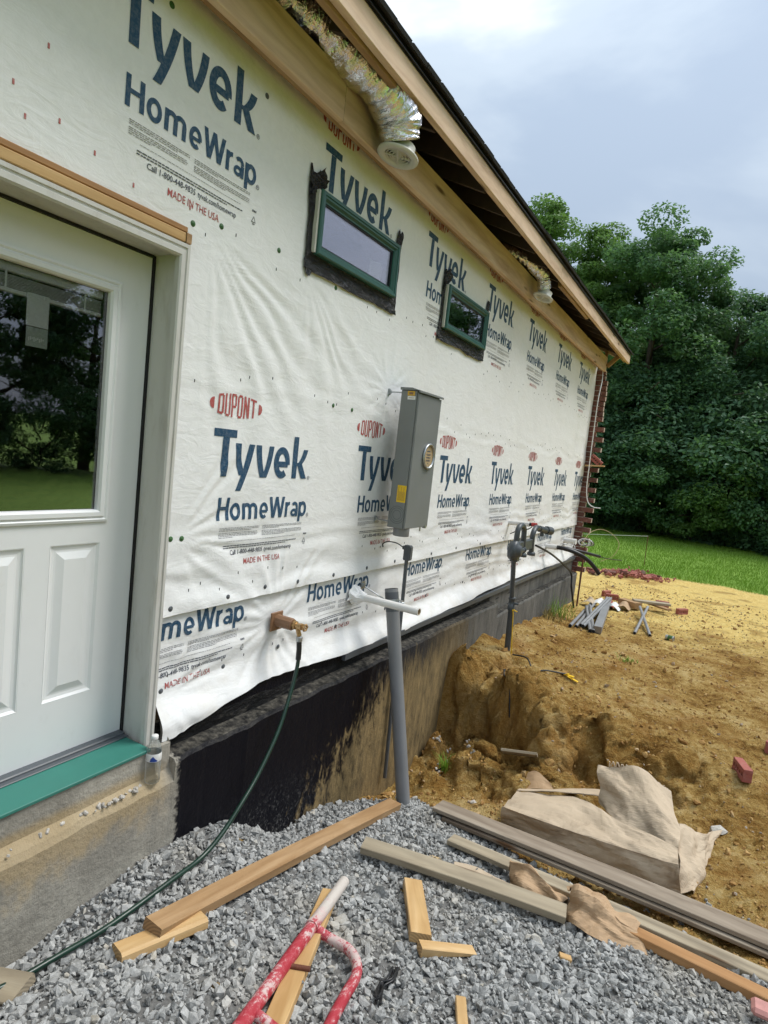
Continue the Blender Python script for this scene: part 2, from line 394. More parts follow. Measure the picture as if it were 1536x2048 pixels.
simple('cardtan', (.42, .31, .17), .7, var=.15, sc=60); simple('trussshade', (.055, .038, .026), .9, var=.3); simple('labelred', (.52, .24, .21), .6, var=.25)  # truss wood: shade of the open eave put into its dark colour
simple('blackrubber', (.012, .012, .013), .4, var=.2)
simple('rubbergreen', (.008, .032, .02), .33, var=.25, sc=8)
simple('brass', (.50, .33, .16), .38, .8, .15, 30, .1)
simple('browncast', (.235, .125, .065), .5, var=.15, sc=10, bump=.1)
simple('red', (.40, .03, .03), .5)
simple('paper', (.66, .68, .66), .6, var=.05); simple('manual', (.36, .40, .36), .6)
simple('leafgreen', (.04, .12, .035), .6)
g = G('foil'); v = g.pos(); n1 = g.noise(g.map(v, (.5, 2.4, 1.)), 14, 4, .6, 1.4)
g.P(Base_Color=(.84, .84, .85), Metallic=1.0, Roughness=g.rng(n1, .3, .7, .08, .22)); g.bump(n1, .7, .022)

def brickm(name, a, b, dust):
    g = G(name); v = g.co(); r = g.rnd(); n1 = g.noise(g.pos(), 22, 5, .7); n2 = g.noise(g.pos(), 120, 3)
    c = g.mix(r, a, b); c = g.mix(g.rng(n1, .45, .75, 0., dust), c, (.42, .36, .30)); c = g.mix(g.rng(n2, .6, .8, 0., .5), c, (.06, .03, .025))
    g.P(Base_Color=c, Roughness=.9); g.bump(g.m('ADD', n1, n2), .5, .006)
brickm('brick', (.115, .045, .034), (.185, .068, .05), .25); brickm('brickend', (.46, .40, .33), (.40, .31, .25), .7); brickm('brickred', (.33, .095, .075), (.38, .14, .10), .25)

g = G('dirt'); v = g.pos(); x_, y_, z_ = g.sep(v)
n1 = g.noise(v, 2.1, 8, .62, .4); n2 = g.noise(v, 17, 6, .72); n3 = g.noise(v, 95, 4, .7)
nn = g.m('ADD', g.m('ADD', g.m('MULTIPLY', n1, .45), g.m('MULTIPLY', n2, .35)), g.m('MULTIPLY', n3, .2))
c = g.ramp(nn, [(.38, (.14, .062, .012)), (.45, (.335, .19, .05)), (.51, (.50, .325, .105)), (.58, (.66, .485, .215))])
far = g.ramp(g.m('ADD', g.m('MULTIPLY', n2, .5), g.m('MULTIPLY', g.noise(g.map(v, (1, 3.5, 1)), 9, 6, .7), .5)), [(.33, (.50, .30, .07)), (.45, (.84, .59, .18)), (.58, (.92, .73, .30))])  # far soil: straw tone, with sunlit brightness put into the colour
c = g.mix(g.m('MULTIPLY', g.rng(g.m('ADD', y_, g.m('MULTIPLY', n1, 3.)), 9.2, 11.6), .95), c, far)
redp = g.m('MULTIPLY', g.rng(g.noise(g.map(v, (1, 1.2, 1)), 1.8, 5), .52, .66), .55)
c = g.mix(redp, c, (.32, .145, .034)); steep = g.sep(g.n('NewGeometry').outputs['True Normal'])[2]
c = g.mix(g.rng(steep, .85, .55, 0., .5), c, (.38, .20, .05))
g.P(Base_Color=c, Roughness=.95); g.set(g.p, 'Specular IOR Level', .12)
g.bump(g.m('ADD', g.m('ADD', n2, g.m('MULTIPLY', n3, .35)), g.m('MULTIPLY', n1, .5)), 1.0, .075)
g = G('clod'); r = g.island(); n2 = g.noise(g.pos(), 30, 5, .7)
g.P(Base_Color=g.mix(g.rng(n2, .4, .7), g.ramp(r, [(0., (.23, .115, .03)), (.5, (.42, .25, .08)), (.85, (.55, .37, .15)), (1., (.36, .33, .29))]), (.33, .18, .055)), Roughness=.95); g.bump(n2, .6, .01)
def stonem(name, lo, hi):
    g = G(name); r = g.island(); v = g.pos(); n2 = g.noise(v, 75, 5, .7); n3 = g.noise(v, 15, 3)
    c = g.ramp(r, [(0., lo), (.35, tuple(.6 * a + .4 * b for a, b in zip(lo, hi))), (.75, tuple(.25 * a + .75 * b for a, b in zip(lo, hi))), (.96, hi), (1., (.42, .38, .31))])
    c = g.mix(g.rng(n2, .42, .72, 0., .6), c, tuple(min(1, x * 1.5) for x in hi)); c = g.mix(g.rng(n3, .5, .75, 0., .35), c, lo)
    dst = g.noise(v, 1.5, 5, .6); c = g.mix(g.rng(dst, .5, .72, 0., .38), c, (.36, .31, .23))
    g.P(Base_Color=c, Roughness=.88); g.set(g.p, 'Specular IOR Level', .25); g.bump(n2, .55, .006)
stonem('gravel', (.165, .167, .162), (.42, .42, .405)); stonem('stonelight', (.30, .28, .25), (.5, .47, .42))
simple('gravelbed', (.14, .137, .13), .95, var=.4, sc=90, bump=.6)

g = G('cardboard'); v = g.co(); n1 = g.noise(v, 5, 5, .6); lines = g.n('TexWave', {'bands_direction': 'Y'}, Scale=32., Distortion=.6, Detail=2.); g.set(lines, 'Vector', v)
n2 = g.noise(v, 2.2, 5, .6)
c = g.mix(n1, (.45, .355, .25), (.58, .475, .35)); c = g.mix(g.rng(n2, .5, .8, 0., .4), c, (.36, .285, .21)); st_ = g.noise(v, 4.5, 6, .68, .4); c = g.mix(g.rng(st_, .52, .7, 0., .55), c, (.25, .19, .13)); c = g.mix(g.m('MULTIPLY', g.rng(lines.outputs[0], .1, .35, 1., 0.), .07), c, (.2, .15, .1))
g.P(Base_Color=c, Roughness=.85); g.set(g.p, 'Specular IOR Level', .15); g.bump(g.m('ADD', g.m('MULTIPLY', lines.outputs[0], .15), g.m('MULTIPLY', st_, 2.2)), .25, .008)
g = G('kraft'); v = g.co(); n1 = g.noise(v, 9, 5, .65, .8)
g.P(Base_Color=g.mix(n1, (.34, .215, .115), (.50, .345, .205)), Roughness=.75); g.bump(n1, .4, .008)
g = G('scaffold'); v = g.pos(); n1 = g.noise(g.map(v, (1, .45, 1)), 60, 7, .75, .4); n2 = g.noise(v, 11, 5, .65); x_, y_, z_ = g.sep(v)
chip = g.m('ADD', g.m('ADD', g.m('MULTIPLY', n1, .62), g.m('MULTIPLY', n2, .55)), g.rng(y_, 1.75, 2.32, -.06, .30))
c = g.ramp(chip, [(.50, (.36, .022, .036)), (.57, (.44, .08, .095)), (.61, (.56, .40, .38)), (.76, (.53, .48, .43))], 'LINEAR')
c = g.mix(g.rng(g.noise(v, 60, 4), .62, .75, 0., .5), c, (.14, .07, .045))
g.P(Base_Color=c, Roughness=.7); g.bump(chip, .6, .004)
simple('rust', (.16, .06, .035), .85, .2, .3, 60, .3)

g = G('water'); g.nt.nodes.remove(g.p)
rf = g.n('BsdfGlass', Color=(.95, .97, .97), Roughness=.02, IOR=1.2); tr = g.n('BsdfTransparent', Color=(.93, .95, .95))
lw = g.n('LayerWeight', Blend=.35); mx = g.n('MixShader', _0=g.rng(lw.outputs['Facing'], 0., 1., .35, .9, False), _1=tr.outputs[0], _2=rf.outputs[0]); df = g.n('BsdfTranslucent', Color=(.85, .88, .88)); m2 = g.n('MixShader', _0=g.rng(lw.outputs['Facing'], 0., 1., .16, .5, False), _1=mx.outputs[0], _2=df.outputs[0]); g.nt.links.new(m2.outputs[0], g.out.inputs[0])
simple('labelblue', (.015, .06, .30), .4)

def leafm(name, a, b, tr=.3):
    g = G(name); r = g.island(); n1 = g.noise(g.pos(), .55, 3)
    c = g.mix(g.m('ADD', g.m('MULTIPLY', r, .6), g.m('MULTIPLY', n1, .4)), a, b)
    g.P(Base_Color=c, Roughness=.5); g.set(g.p, 'Specular IOR Level', .35)
    t = g.n('BsdfTranslucent'); g.set(t, 'Color', g.mix(.5, c, (.10, .17, .02)))
    mx = g.n('MixShader', _0=tr, _1=g.p.outputs[0], _2=t.outputs[0]); g.nt.links.new(mx.outputs[0], g.out.inputs[0])
leafm('leaf', (.075, .175, .090), (.160, .310, .125), .52); leafm('leafdark', (.060, .150, .090), (.125, .255, .115), .52); leafm('leaflight', (.11, .225, .065), (.215, .365, .105), .52)  # leaf greens shifted bluish, a thin haze put into the colour
leafm('blade', (.125, .26, .022), (.26, .43, .05), .3); leafm('bladedry', (.20, .15, .05), (.32, .25, .09), .2)
simple('bark', (.075, .058, .042), .95, var=.35, sc=10, bump=.6)
g = G('lawn'); v = g.pos(); n1 = g.noise(v, 1.2, 6); n2 = g.noise(v, 24, 5, .7)
g.P(Base_Color=g.mix(g.rng(n2, .3, .7), g.mix(n1, (.11, .215, .02), (.18, .305, .034)), (.23, .37, .046)), Roughness=.9); g.bump(n2, .8, .04)
simple('shingle', (.028, .028, .03), .95, var=.3, sc=80, bump=.5)
g = G('osb'); v = g.pos(); vo = g.n('TexVoronoi', Scale=26.); g.set(vo, 'Vector', g.map(v, (1, .4, 1)))
g.P(Base_Color=g.mix(g.sep(vo.outputs['Color'])[0], (.10, .06, .03), (.20, .13, .065)), Roughness=.85)

# ------------------------------------------------------------------ terrain heights
CP = [(0.12,1.15,-0.17),(0.12,1.42,-0.11),(0.12,1.83,-0.05),(0.12,2.23,-0.15),(0.12,2.42,-0.28),(0.12,2.65,-0.42),(0.12,2.95,-0.44),(0.12,3.47,-0.62),(0.12,4.38,-0.77),(0.12,4.61,-0.67),(0.12,4.84,-0.52),(0.12,4.97,-0.38),(0.12,5.09,-0.19),(0.12,5.22,-0.07),(0.12,5.45,0.03),(0.12,5.88,0.05),(0.12,6.56,-0.06),(0.12,7.6,-0.12),(0.12,8.7,-0.22),(0.12,10,-0.26),(0.12,0.5,0),(0.5,0.5,0.08),(0.5,1,0),(0.5,1.5,-0.09),(0.5,2,-0.19),(0.5,2.6,-0.32),(0.5,3.2,-0.45),(0.5,3.6,-0.54),(1.2,0.8,0.03),(1.2,1.6,-0.12),(1.2,2.4,-0.28),(1.2,3,-0.4),(1.2,3.6,-0.52),(2,0.8,0.03),(2,1.6,-0.12),(2,2.4,-0.26),(2,3.2,-0.4),(3,0.8,0.0),(3,1.6,-0.1),(3,2.4,-0.2),(3,3.2,-0.3),(1,-0.5,0.2),(3,-0.5,0.15),(0.5,4.1,-0.72),(0.5,4.45,-0.66),(0.5,4.7,-0.44),(0.48,4.95,-0.14),(0.5,5.4,-0.04),(0.3,6.1,-0.16),(0.6,6,-0.08),(0.9,4.1,-0.62),(0.9,4.5,-0.52),(0.9,4.8,-0.3),(0.9,5.3,-0.13),(1.4,4.1,-0.56),(1.4,4.6,-0.44),(1.4,5,-0.28),(1.4,5.5,-0.17),(2,4,-0.48),(2,4.6,-0.38),(2,5.2,-0.26),(2.7,4,-0.38),(2.7,4.6,-0.3),(2.7,5.4,-0.2),(0.6,7,-0.15),(1.5,6.5,-0.16),(3,6.5,-0.16),(4.5,4,-0.25),(4.5,2,-0.2),(4.5,0,0),(1,8,-0.2),(3,8,-0.18),(5,7,-0.2),(1,10,-0.24),(3,10,-0.22),(5,10,-0.22),(1,13,-0.22),(4,13,-0.22),(-3,13,-0.24),(-3,10.3,-0.26),(1,16,-0.24),(4,16,-0.24),(-3,16,-0.24),(6.5,3,-0.2),(6.5,10,-0.22),(6.5,-1,-0.1)]
PT = np.array(CP)
def _U(r2): return np.where(r2 > 1e-12, r2 * np.log(r2 + 1e-12), 0)
_n = len(PT); _K = _U(((PT[:, None, :2] - PT[None, :, :2]) ** 2).sum(-1)) + .002 * np.eye(_n); _Q = np.c_[np.ones(_n), PT[:, :2]]
_W = np.linalg.solve(np.block([[_K, _Q], [_Q.T, np.zeros((3, 3))]]), np.r_[PT[:, 2], 0, 0, 0])
def hz0(x, y):
    x = np.asarray(x, float); y = np.asarray(y, float); sh = np.broadcast(x, y).shape
    q = np.c_[np.broadcast_to(x, sh).ravel(), np.broadcast_to(y, sh).ravel()]; out = []
    for i in range(0, len(q), 20000):
        p = q[i:i + 20000]; out.append(_U(((p[:, None, :] - PT[None, :, :2]) ** 2).sum(-1)) @ _W[:-3] + _W[-3] + p @ _W[-2:])
    return np.concatenate(out).reshape(sh)
def gravel_mask(x, y):
    """1 on the stone, 0 on the soil"""
    e = 3.72 - .27 * np.clip(x - .35, 0, 9) - .05 * np.clip(x - 1.6, 0, 9) + .09 * fbm(np.asarray(x) * 2.2, np.asarray(y) * 2.2, 5, 3)
    e = np.where(np.asarray(x) < .45, 3.55, e)
    return sst(.06, -.06, np.asarray(y) - e)
def hz(x, y):
    x = np.asarray(x, float); y = np.asarray(y, float)
    z = hz0(x, y); gm = gravel_mask(x, y); soil = 1 - gm
    # the cut bank: pit floor below, yard level above, a steep ragged face between
    zp = -.76 + .155 * np.clip(x, 0, 2.2) + .05 * vn(x * 3, y * 3, 17); zt = np.interp(x, [.1, .3, .5, .9, 1.4, 2.0, 3.0], [.04, .03, -.03, -.10, -.16, -.22, -.24])
    ye = 4.93 - .10 * sst(.5, 1.1, x) + .10 * vn(x * 3.7, 1.3, 71) + .06 * vn(x * 9, .4, 73); wd = .20 + .50 * sst(.7, 2.4, x)
    te = np.clip((y - ye) / wd + .5 + .22 * vn(x * 6, y * 6, 75), 0, 1); te = te * te * (3 - 2 * te)
    wg = sst(3.95, 4.3, y) * sst(5.9, 5.4, y) * sst(2.7, 1.9, x); z = z * (1 - wg) + (zp * (1 - te) + zt * te) * wg
    bank = np.exp(-((y - 4.72) / .50) ** 2) * sst(2.6, .7, x)
    lump = .040 * fbm(x * 2.3, y * 2.3, 21, 4, .5) + .026 * fbm(x * 8, y * 8, 33, 4, .65)
    ridge = (1 - np.abs(fbm(x * 4.2 + 4, y * 3.1, 44, 4, .55))) * .14 - .07
    z = z + soil * (lump * (.55 + 1.3 * bank) * sst(16, 6, y) + ridge * bank)
    # boulders of clay in the pit and a washed gully below the gas riser
    for bx, by, br, bh in ((.64, 4.40, .20, .15), (.95, 4.36, .16, .10), (.30, 5.02, .2, .10), (.80, 5.05, .26, .09), (1.25, 4.62, .22, .09), (1.65, 4.72, .26, .08), (.40, 4.12, .15, .09), (2.2, 4.9, .3, .05), (1.0, 4.72, .16, .10), (1.5, 5.1, .2, .05), (.22, 4.62, .12, .12), (1.95, 5.3, .25, .04)):
        d2 = ((x - bx) / br) ** 2 + ((y - by) / br) ** 2
        z = z + soil * bh * sst(1.15, .35, np.sqrt(d2)) * (1 + .35 * vn(x * 7, y * 7, 9))
    tb = np.clip((y - 4.42) / .66, 0, 1); z = z + 0 * tb
    gx = .47 + .10 * np.sin(y * 2.3)
    z = z - soil * .24 * np.exp(-((x - gx) / .06) ** 2) * sst(4.6, 4.9, y) * sst(5.75, 5.4, y)
    return z + gm * .012 * fbm(x * 6, y * 6, 3, 3)

# ------------------------------------------------------------------ house
house = empty('house', (0, 5, -.25), 'unfinished house wall wrapped in printed white sheeting under an open eave', 'house')
Y0, Y1 = -4.0, 10.05
WIN = [(2.645, 3.485, 2.728, 3.045), (4.29, 5.13, 2.722, 3.039)]
DOOR = (.82, 1.79, .40, 2.45)
# --- wall sheathing round the openings
ys = sorted({Y0, Y1, DOOR[0], DOOR[1], WIN[0][0] + .03, WIN[0][1] - .03, WIN[1][0] + .03, WIN[1][1] - .03}); zs = sorted({.40, DOOR[3], WIN[0][2] + .03, WIN[0][3] - .03, 3.52})
b = MB()
for i in range(len(ys) - 1):
    for j in range(len(zs) - 1):
        cy, cz = (ys[i] + ys[i + 1]) / 2, (zs[j] + zs[j + 1]) / 2
        if any(h[0] < cy < h[1] and h[2] < cz < h[3] for h in WIN + [DOOR]): continue
        b.box((-.15, ys[i], zs[j]), (-.02, ys[i + 1], zs[j + 1]))
b.build('wall_sheathing', ['osb'], house)
b = MB(); b.box((-8, Y0, .34), (-.16, Y1, .40)); b.box((-8.1, Y0, .4), (-8, Y1, 3.5)); b.box((-8, Y0 - .1, .4), (-.15, Y0, 3.5)); b.box((-8, Y1 - .1, .4), (-.16, Y1, 3.5)); b.box((-4.1, Y0, .4), (-4, Y1 - .1, 3.4)); b.box((-8, Y0, 3.4), (-.16, Y1 - .1, 3.46))
b.build('inner_walls', ['osb'], house)
# --- foundation swept along the wall with a broken edge
st = np.unique(np.r_[np.arange(Y0, 10.07, .03), 1.868, 1.872, 6.148, 6.152]); v = []; f = []
for y in st:
    n1 = float(fbm(y * 9, 2, 1, 3)) * .005; n2 = float(fbm(y * 6, 9, 2, 3)) * .006
    if y < 1.87: pr = [(.125, -1.5), (.125 + n1, .235 + n2), (.112 + n1, .262 + n2), (.086, .285 + n1 * .8), (.085, .398), (-.3, .398)]
    elif y < 6.15: pr = [(.125, -1.5), (.125 + n1, .315 + n2), (.112 + n1, .332 + n2), (.022, .337), (.02, .46), (-.3, .46)]
    else: pr = [(.125, -1.5), (.125 + n1, .18 + n2), (.112 + n1, .198 + n2), (.03, .205), (.028, .46), (-.3, .46)]
    v += [(p[0], y, p[1]) for p in pr]
k = len(st)
for i in range(k - 1):
    for j in range(5): f.append((i * 6 + j, (i + 1) * 6 + j, (i + 1) * 6 + j + 1, i * 6 + j + 1))
f.append(tuple((k - 1) * 6 + j for j in range(6))[::-1])
link('foundation', mesh('foundation', v, f, 'foundation'), house)
# rubble and spalled chips lying on the ledge under the door
b = MB()
for i in range(30):
    y = (rng.normal(1.50, .05), rng.normal(1.66, .03), rng.uniform(1.15, 1.7))[i % 3]; s = rng.uniform(.004, .013)
    p = Vector((rng.uniform(.085, .12), y, .272)); M = Matrix.Translation(p) @ Matrix.Rotation(rng.uniform(0, 3), 4, Vector(rng.normal(size=3)).normalized())
    b.box((-s, -s * .8, -s * .5), (s, s * .8, s * .5), 0, s * .3, M)
tag(b.build('concrete_crumbs', ['stonelight'], house), kind='stuff')
# torn black flashing between the ledge and the wrap
nx = 420; v = []; f = []
for i in range(nx):
    y = 1.83 + (10.05 - 1.83) * i / (nx - 1)
    for j in range(7):
        t = j / 6; z = .336 + .13 * t if y < 6.15 else .32 + .13 * t
        x = .026 + .004 * float(fbm(y * 5, t * 3, 8, 3)) - .022 * t * t
        v.append((x, y, z))
for i in range(nx - 1):
    for j in range(6): f.append((i * 7 + j, (i + 1) * 7 + j, (i + 1) * 7 + j + 1, i * 7 + j + 1))
link('sill_flashing', mesh('flash', v, f, 'membrane', True), house)
board('rim_strip', (.052, 3.3, .425), (.052, 10.04, .425), .028, .045, ('pvcdark', 'pvcdark'), house)

# --- house wrap
def wrapx(y, z, lower=False):
    y = np.asarray(y, float); z = np.asarray(z, float)
    x = .0045 * fbm(y * 1.7, z * 1.7, 51, 3) + .0010 * fbm(y * 7, z * 7, 61, 2)
    def fan(cy, cz, n, amp, r0, w, a0, a1, s):
        dy = y - cy; dz = cz - z; r = np.hypot(dy, dz); a = np.arctan2(dz, dy)
        m = sst(a0, a0 + .3, a) * sst(a1, a1 - .3, a) * np.exp(-((r - r0) / w) ** 2) * sst(.03, .16, r)
        return amp * m * np.sin(a * n + 3.2 * fbm(a * 3 + s, r * 2.2, s, 2))
    x = x + fan(1.93, 2.63, 30, .0042, .5, .55, .15, 1.6, 3) + fan(2.63, 2.62, 22, .003, .35, .4, .2, 1.7, 5) + fan(1.88, 1.28, 20, .004, .25, .35, -1.2, 1.2, 6)
    x = x + fan(2.62, .78, 18, .004, .25, .3, -3.3, 3.3, 8) + fan(3.6, 2.16, 11, .0022, .12, .2, -3.3, 3.3, 9) + fan(1.86, .56, 16, .004, .2, .3, -1.5, 1.5, 12)
    band = np.exp(-((z - 1.12) / .20) ** 2) + .9 * np.exp(-((z - .72) / .2) ** 2) + .5 * np.exp(-((z - 1.98) / .08) ** 2)
    x = x + .0030 * band * np.sin(z * 46 + 4.5 * fbm(y * 1.3, z * 3, 71, 3) + y * 2.2) + .0022 * band * fbm(y * 2.5, z * 11, 77, 3)
    x = x + .0035 * sst(6, 10, y) * fbm(y * 1.2, z * 6, 91, 3)
    x = x * (1 - .8 * (sst(2.5, 2.7, y) * sst(3.65, 3.5, y) + sst(4.2, 4.35, y) * sst(5.3, 5.15, y)) * sst(2.66, 2.8, z))
    if lower:
        fl = sst(.60 + .02 * vn(y * 2, 0, 4), .44, z); x = x - .010 + (.068 + .02 * vn(y * 1.1, 3, 5)) * fl + .012 * fl * fbm(y * 2.6, z * 2, 15, 3)
    else: x = x + .012 * sst(1.06, .945, z)
    return x
def wrap_sheet(name, ya, yb, zlo, zhi, dy, dz, lower):
    ny = int((yb - ya) / dy) + 1; nz = int((zhi - .4) / dz) + 1
    Y = np.linspace(ya, yb, ny); lo = zlo(Y)
    Z = np.linspace(lo.min(), zhi, nz)
    yy, zz = np.meshgrid(Y, Z, indexing='ij'); zz = np.maximum(zz, lo[:, None] + 1e-5 * np.arange(nz)[None, :] * (zz <= lo[:, None]))
    xx = wrapx(yy, zz, lower); V = np.stack([xx, yy, zz], -1).reshape(-1, 3)
    i, j = np.meshgrid(np.arange(ny - 1), np.arange(nz - 1), indexing='ij'); i = i.ravel(); j = j.ravel()
    keep = ~((zz[i, j + 1] <= lo[i] + 1e-3) & (zz[i + 1, j + 1] <= lo[i + 1] + 1e-3))
    for h in WIN: keep &= ~((Y[i] > h[0] + .045) & (Y[i + 1] < h[1] - .045) & (zz[i, j] > h[2] + .045) & (zz[i, j + 1] < h[3] - .045))
    q = np.c_[i * nz + j, (i + 1) * nz + j, (i + 1) * nz + j + 1, i * nz + j + 1][keep]
    return link(name, fastmesh(name, V, q, 'wrap', True), house)
def lo_up(Y):
    top = np.interp(Y, [-9, 1.0, 1.25, 1.41, 1.55, 1.64, 1.76, 1.83], [2.57, 2.57, 2.555, 2.537, 2.551, 2.542, 2.543, 2.548]) + .004 * vn(Y * 14, 0, 3)
    return np.where(Y < 1.829, top, .947 + .004 * vn(Y * 1.3, 5, 6))
def lo_low(Y):
    return np.interp(Y, [1.83, 1.9, 2.2, 2.54, 3.3, 4.1, 5.0, 5.9, 7.5, 8.7, 9.2, 10.05], [.405, .40, .445, .475, .452, .435, .455, .475, .47, .455, .44, .455]) + .006 * vn(Y * 4, 0, 13)
wrap_up = wrap_sheet('house_wrap', .3, 10.05, lo_up, 3.43, .016, .0155, False)
wrap_lo = wrap_sheet('house_wrap', 1.838, 10.05, lo_low, 1.02, .016, .0125, True)

# --- printing on the wrap (flat ink that follows the sheet)
class Ink:
    def __init__(s): s.v = []; s.f = []; s.m = []; s.l = []
    def strip(s, Lp, Rp, m, layer=0):
        b = len(s.v); n = len(Lp)
        for a, c in zip(Lp, Rp): s.v += [a, ((a[0] + c[0]) / 2, (a[1] + c[1]) / 2), c]; s.l += [layer] * 3
        for i in range(n - 1):
            for k in (0, 1): s.f.append((b + i * 3 + k, b + i * 3 + k + 1, b + i * 3 + k + 4, b + i * 3 + k + 3)); s.m.append(m)
    @staticmethod
    def dens(P, d=.012):
        out = []
        for a, c in zip(P[:-1], P[1:]):
            n = max(1, int(math.hypot(a[0] - c[0], a[1] - c[1]) / d))
            out += [(a[0] + (c[0] - a[0]) * i / n, a[1] + (c[1] - a[1]) * i / n) for i in range(n)]
        return out + [P[-1]]
    def H(s, P, w, m, layer=0):
        Q = s.dens(P); s.strip([(x - w / 2, z) for x, z in Q], [(x + w / 2, z) for x, z in Q], m, layer)
    def N(s, P, w, m, layer=0, closed=False):
        Q = s.dens(P, .006); n = len(Q); Lp = []; Rp = []
        for i in range(n):
            a = Q[i - 1] if i else (Q[-2] if closed else Q[0]); c = Q[i + 1] if i < n - 1 else (Q[1] if closed else Q[-1])
            dx, dz = c[0] - a[0], c[1] - a[1]; l = math.hypot(dx, dz) or 1; nx_, nz_ = -dz / l * w / 2, dx / l * w / 2
            Lp.append((Q[i][0] + nx_, Q[i][1] + nz_)); Rp.append((Q[i][0] - nx_, Q[i][1] - nz_))
        s.strip(Lp, Rp, m, layer)
    def R(s, a, b_, c, d, m, layer=0):
        Q = s.dens([(a, c), (b_, c)], .02); s.strip([(x, d) for x, _ in Q], [(x, c) for x, _ in Q], m, layer)
def arc(cx, cz, rx, rz, a0, a1, n=22): return [(cx + rx * math.cos(R(a0 + (a1 - a0) * i / n)), cz + rz * math.sin(R(a0 + (a1 - a0) * i / n))) for i in range(n + 1)]
def bez(a, b_, c, n=8): return [((1 - t) ** 2 * a[0] + 2 * t * (1 - t) * b_[0] + t * t * c[0], (1 - t) ** 2 * a[1] + 2 * t * (1 - t) * b_[1] + t * t * c[1]) for t in [i / n for i in range(n + 1)]]
I = Ink(); BL, RD, DK, GR = 0, 1, 2, 3; SEG = []
b0, cap, xh, de = 1.560, 1.780, 1.720, 1.493
I.R(0, .152, cap - .036, cap, BL); I.H([(.0775, cap - .037), (.0775, b0)], .043, BL, 1)
I.H(bez((.167, xh), (.170, 1.64), (.200, 1.568)), .040, BL); I.H(bez((.263, xh), (.236, 1.60), (.182, de)), .038, BL, 1)
I.H(bez((.311, xh), (.316, 1.635), (.350, b0)), .039, BL); I.H(bez((.409, xh), (.402, 1.635), (.362, b0)), .037, BL, 1)
I.N([(.462, 1.632), (.546, 1.632)], .030, BL, 1); I.N(arc(.4985, 1.640, .046, .064, -8, 308, 30), .037, BL)
I.H([(.606, 1.783), (.606, b0)], .040, BL); I.H(bez((.632, 1.628), (.680, 1.655), (.696, xh - .002)), .040, BL, 1); I.H([(.644, 1.645), (.694, b0)], .046, BL, 2)
SEG.append(('printed_word', len(I.f)))
b0, cap, xh, de = 1.352, 1.461, 1.432, 1.322; t = .0205
I.H([(.066, cap), (.066, b0)], t, BL); I.H([(.125, cap), (.125, b0)], t, BL); I.R(.07, .12, 1.400, 1.417, BL, 1)
I.N(arc(.180, 1.392, .0255, .033, 0, 360, 28), .019, BL, 0, True)
I.H([(.238, xh - .001), (.238, b0)], t, BL); I.H([(.2815, 1.405), (.2815, b0)], t, BL); I.H([(.325, 1.405), (.325, b0)], t, BL)
I.N(arc(.260, 1.404, .0215, .0195, 165, 0, 12), .018, BL, 1); I.N(arc(.3035, 1.404, .0215, .0195, 165, 0, 12), .018, BL, 1)
I.N([(.362, 1.388), (.410, 1.388)], .014, BL, 1); I.N(arc(.384, 1.392, .024, .033, -6, 308, 28), .018, BL)
I.H([(.437, cap), (.459, b0)], .021, BL); I.H([(.488, cap), (.461, b0)], .021, BL, 1); I.H([(.488, cap), (.517, b0)], .021, BL); I.H([(.541, cap), (.519, b0)], .021, BL, 1)
I.H([(.568, xh), (.568, b0)], t, BL); I.N(arc(.594, 1.396, .026, .028, 160, 84, 8), .018, BL, 1)
I.N(arc(.632, 1.374, .018, .0145, 0, 360, 18), .015, BL, 0, True); I.H([(.658, 1.402), (.658, b0)], t, BL, 1); I.N(arc(.637, 1.403, .021, .022, 0, 140, 10), .017, BL, 2)
I.H([(.685, xh - .001), (.685, de)], t, BL); I.N(arc(.712, 1.392, .0255, .033, 0, 360, 28), .019, BL, 1, True)
SEG.append(('printed_word', len(I.f)))
for cx, cz in ((.738, 1.566), (.762, 1.358)):
    I.N(arc(cx, cz, .009, .0095, 0, 360, 16), .0022, DK, 0, True); I.H([(cx - .003, cz + .005), (cx - .003, cz - .005)], .0022, DK); I.N(arc(cx - .001, cz + .0022, .003, .0028, 90, -90, 6), .002, DK, 1); I.H([(cx, cz), (cx + .003, cz - .005)], .002, DK, 2)
SEG.append(('registered_marks', len(I.f)))
# oval mark with six tall letters
zc = 1.891; hb = lambda u: .0545 * math.sqrt(max(0, 1 - ((u - .13) / .2) ** 2))
LW, SW = .0365, .0108
def zz(u_, t_): return zc + (2 * t_ - 1) * hb(u_)
def stem(u_, t0=0., t1=1., ly=0): I.H([(u_, zz(u_, t1)), (u_, zz(u_, t0))], SW, RD, ly)
def bar(ua, ub, t_, ly=1, th=.0100):
    s_ = -1 if t_ > .5 else 1; Q = [ua + (ub - ua) * i / 5 for i in range(6)]
    off = 0 if t_ in (0., 1.) else th / 2
    if off: I.strip([(q, zz(q, t_) + off) for q in Q], [(q, zz(q, t_) - off) for q in Q], RD, ly)
    else: I.strip([(q, max(zz(q, t_), zz(q, t_) + s_ * th)) for q in Q], [(q, min(zz(q, t_), zz(q, t_) + s_ * th)) for q in Q], RD, ly)
u = .0045; stp = .0442; h_ = SW / 2
stem(u + h_); stem(u + LW - h_, .08, .92); bar(u + SW * .7, u + LW - SW * .6, 1.); bar(u + SW * .7, u + LW - SW * .6, 0.); u += stp
stem(u + h_, .08, 1); stem(u + LW - h_, .08, 1); bar(u + SW * .6, u + LW - SW * .6, 0.); u += stp
stem(u + h_); stem(u + LW - h_, .5, .93); bar(u + SW * .7, u + LW - SW * .6, 1.); bar(u + SW * .7, u + LW - SW * .6, .46); u += stp
stem(u + h_, .08, .92); stem(u + LW - h_, .08, .92); bar(u + SW * .6, u + LW - SW * .6, 1.); bar(u + SW * .6, u + LW - SW * .6, 0.); u += stp
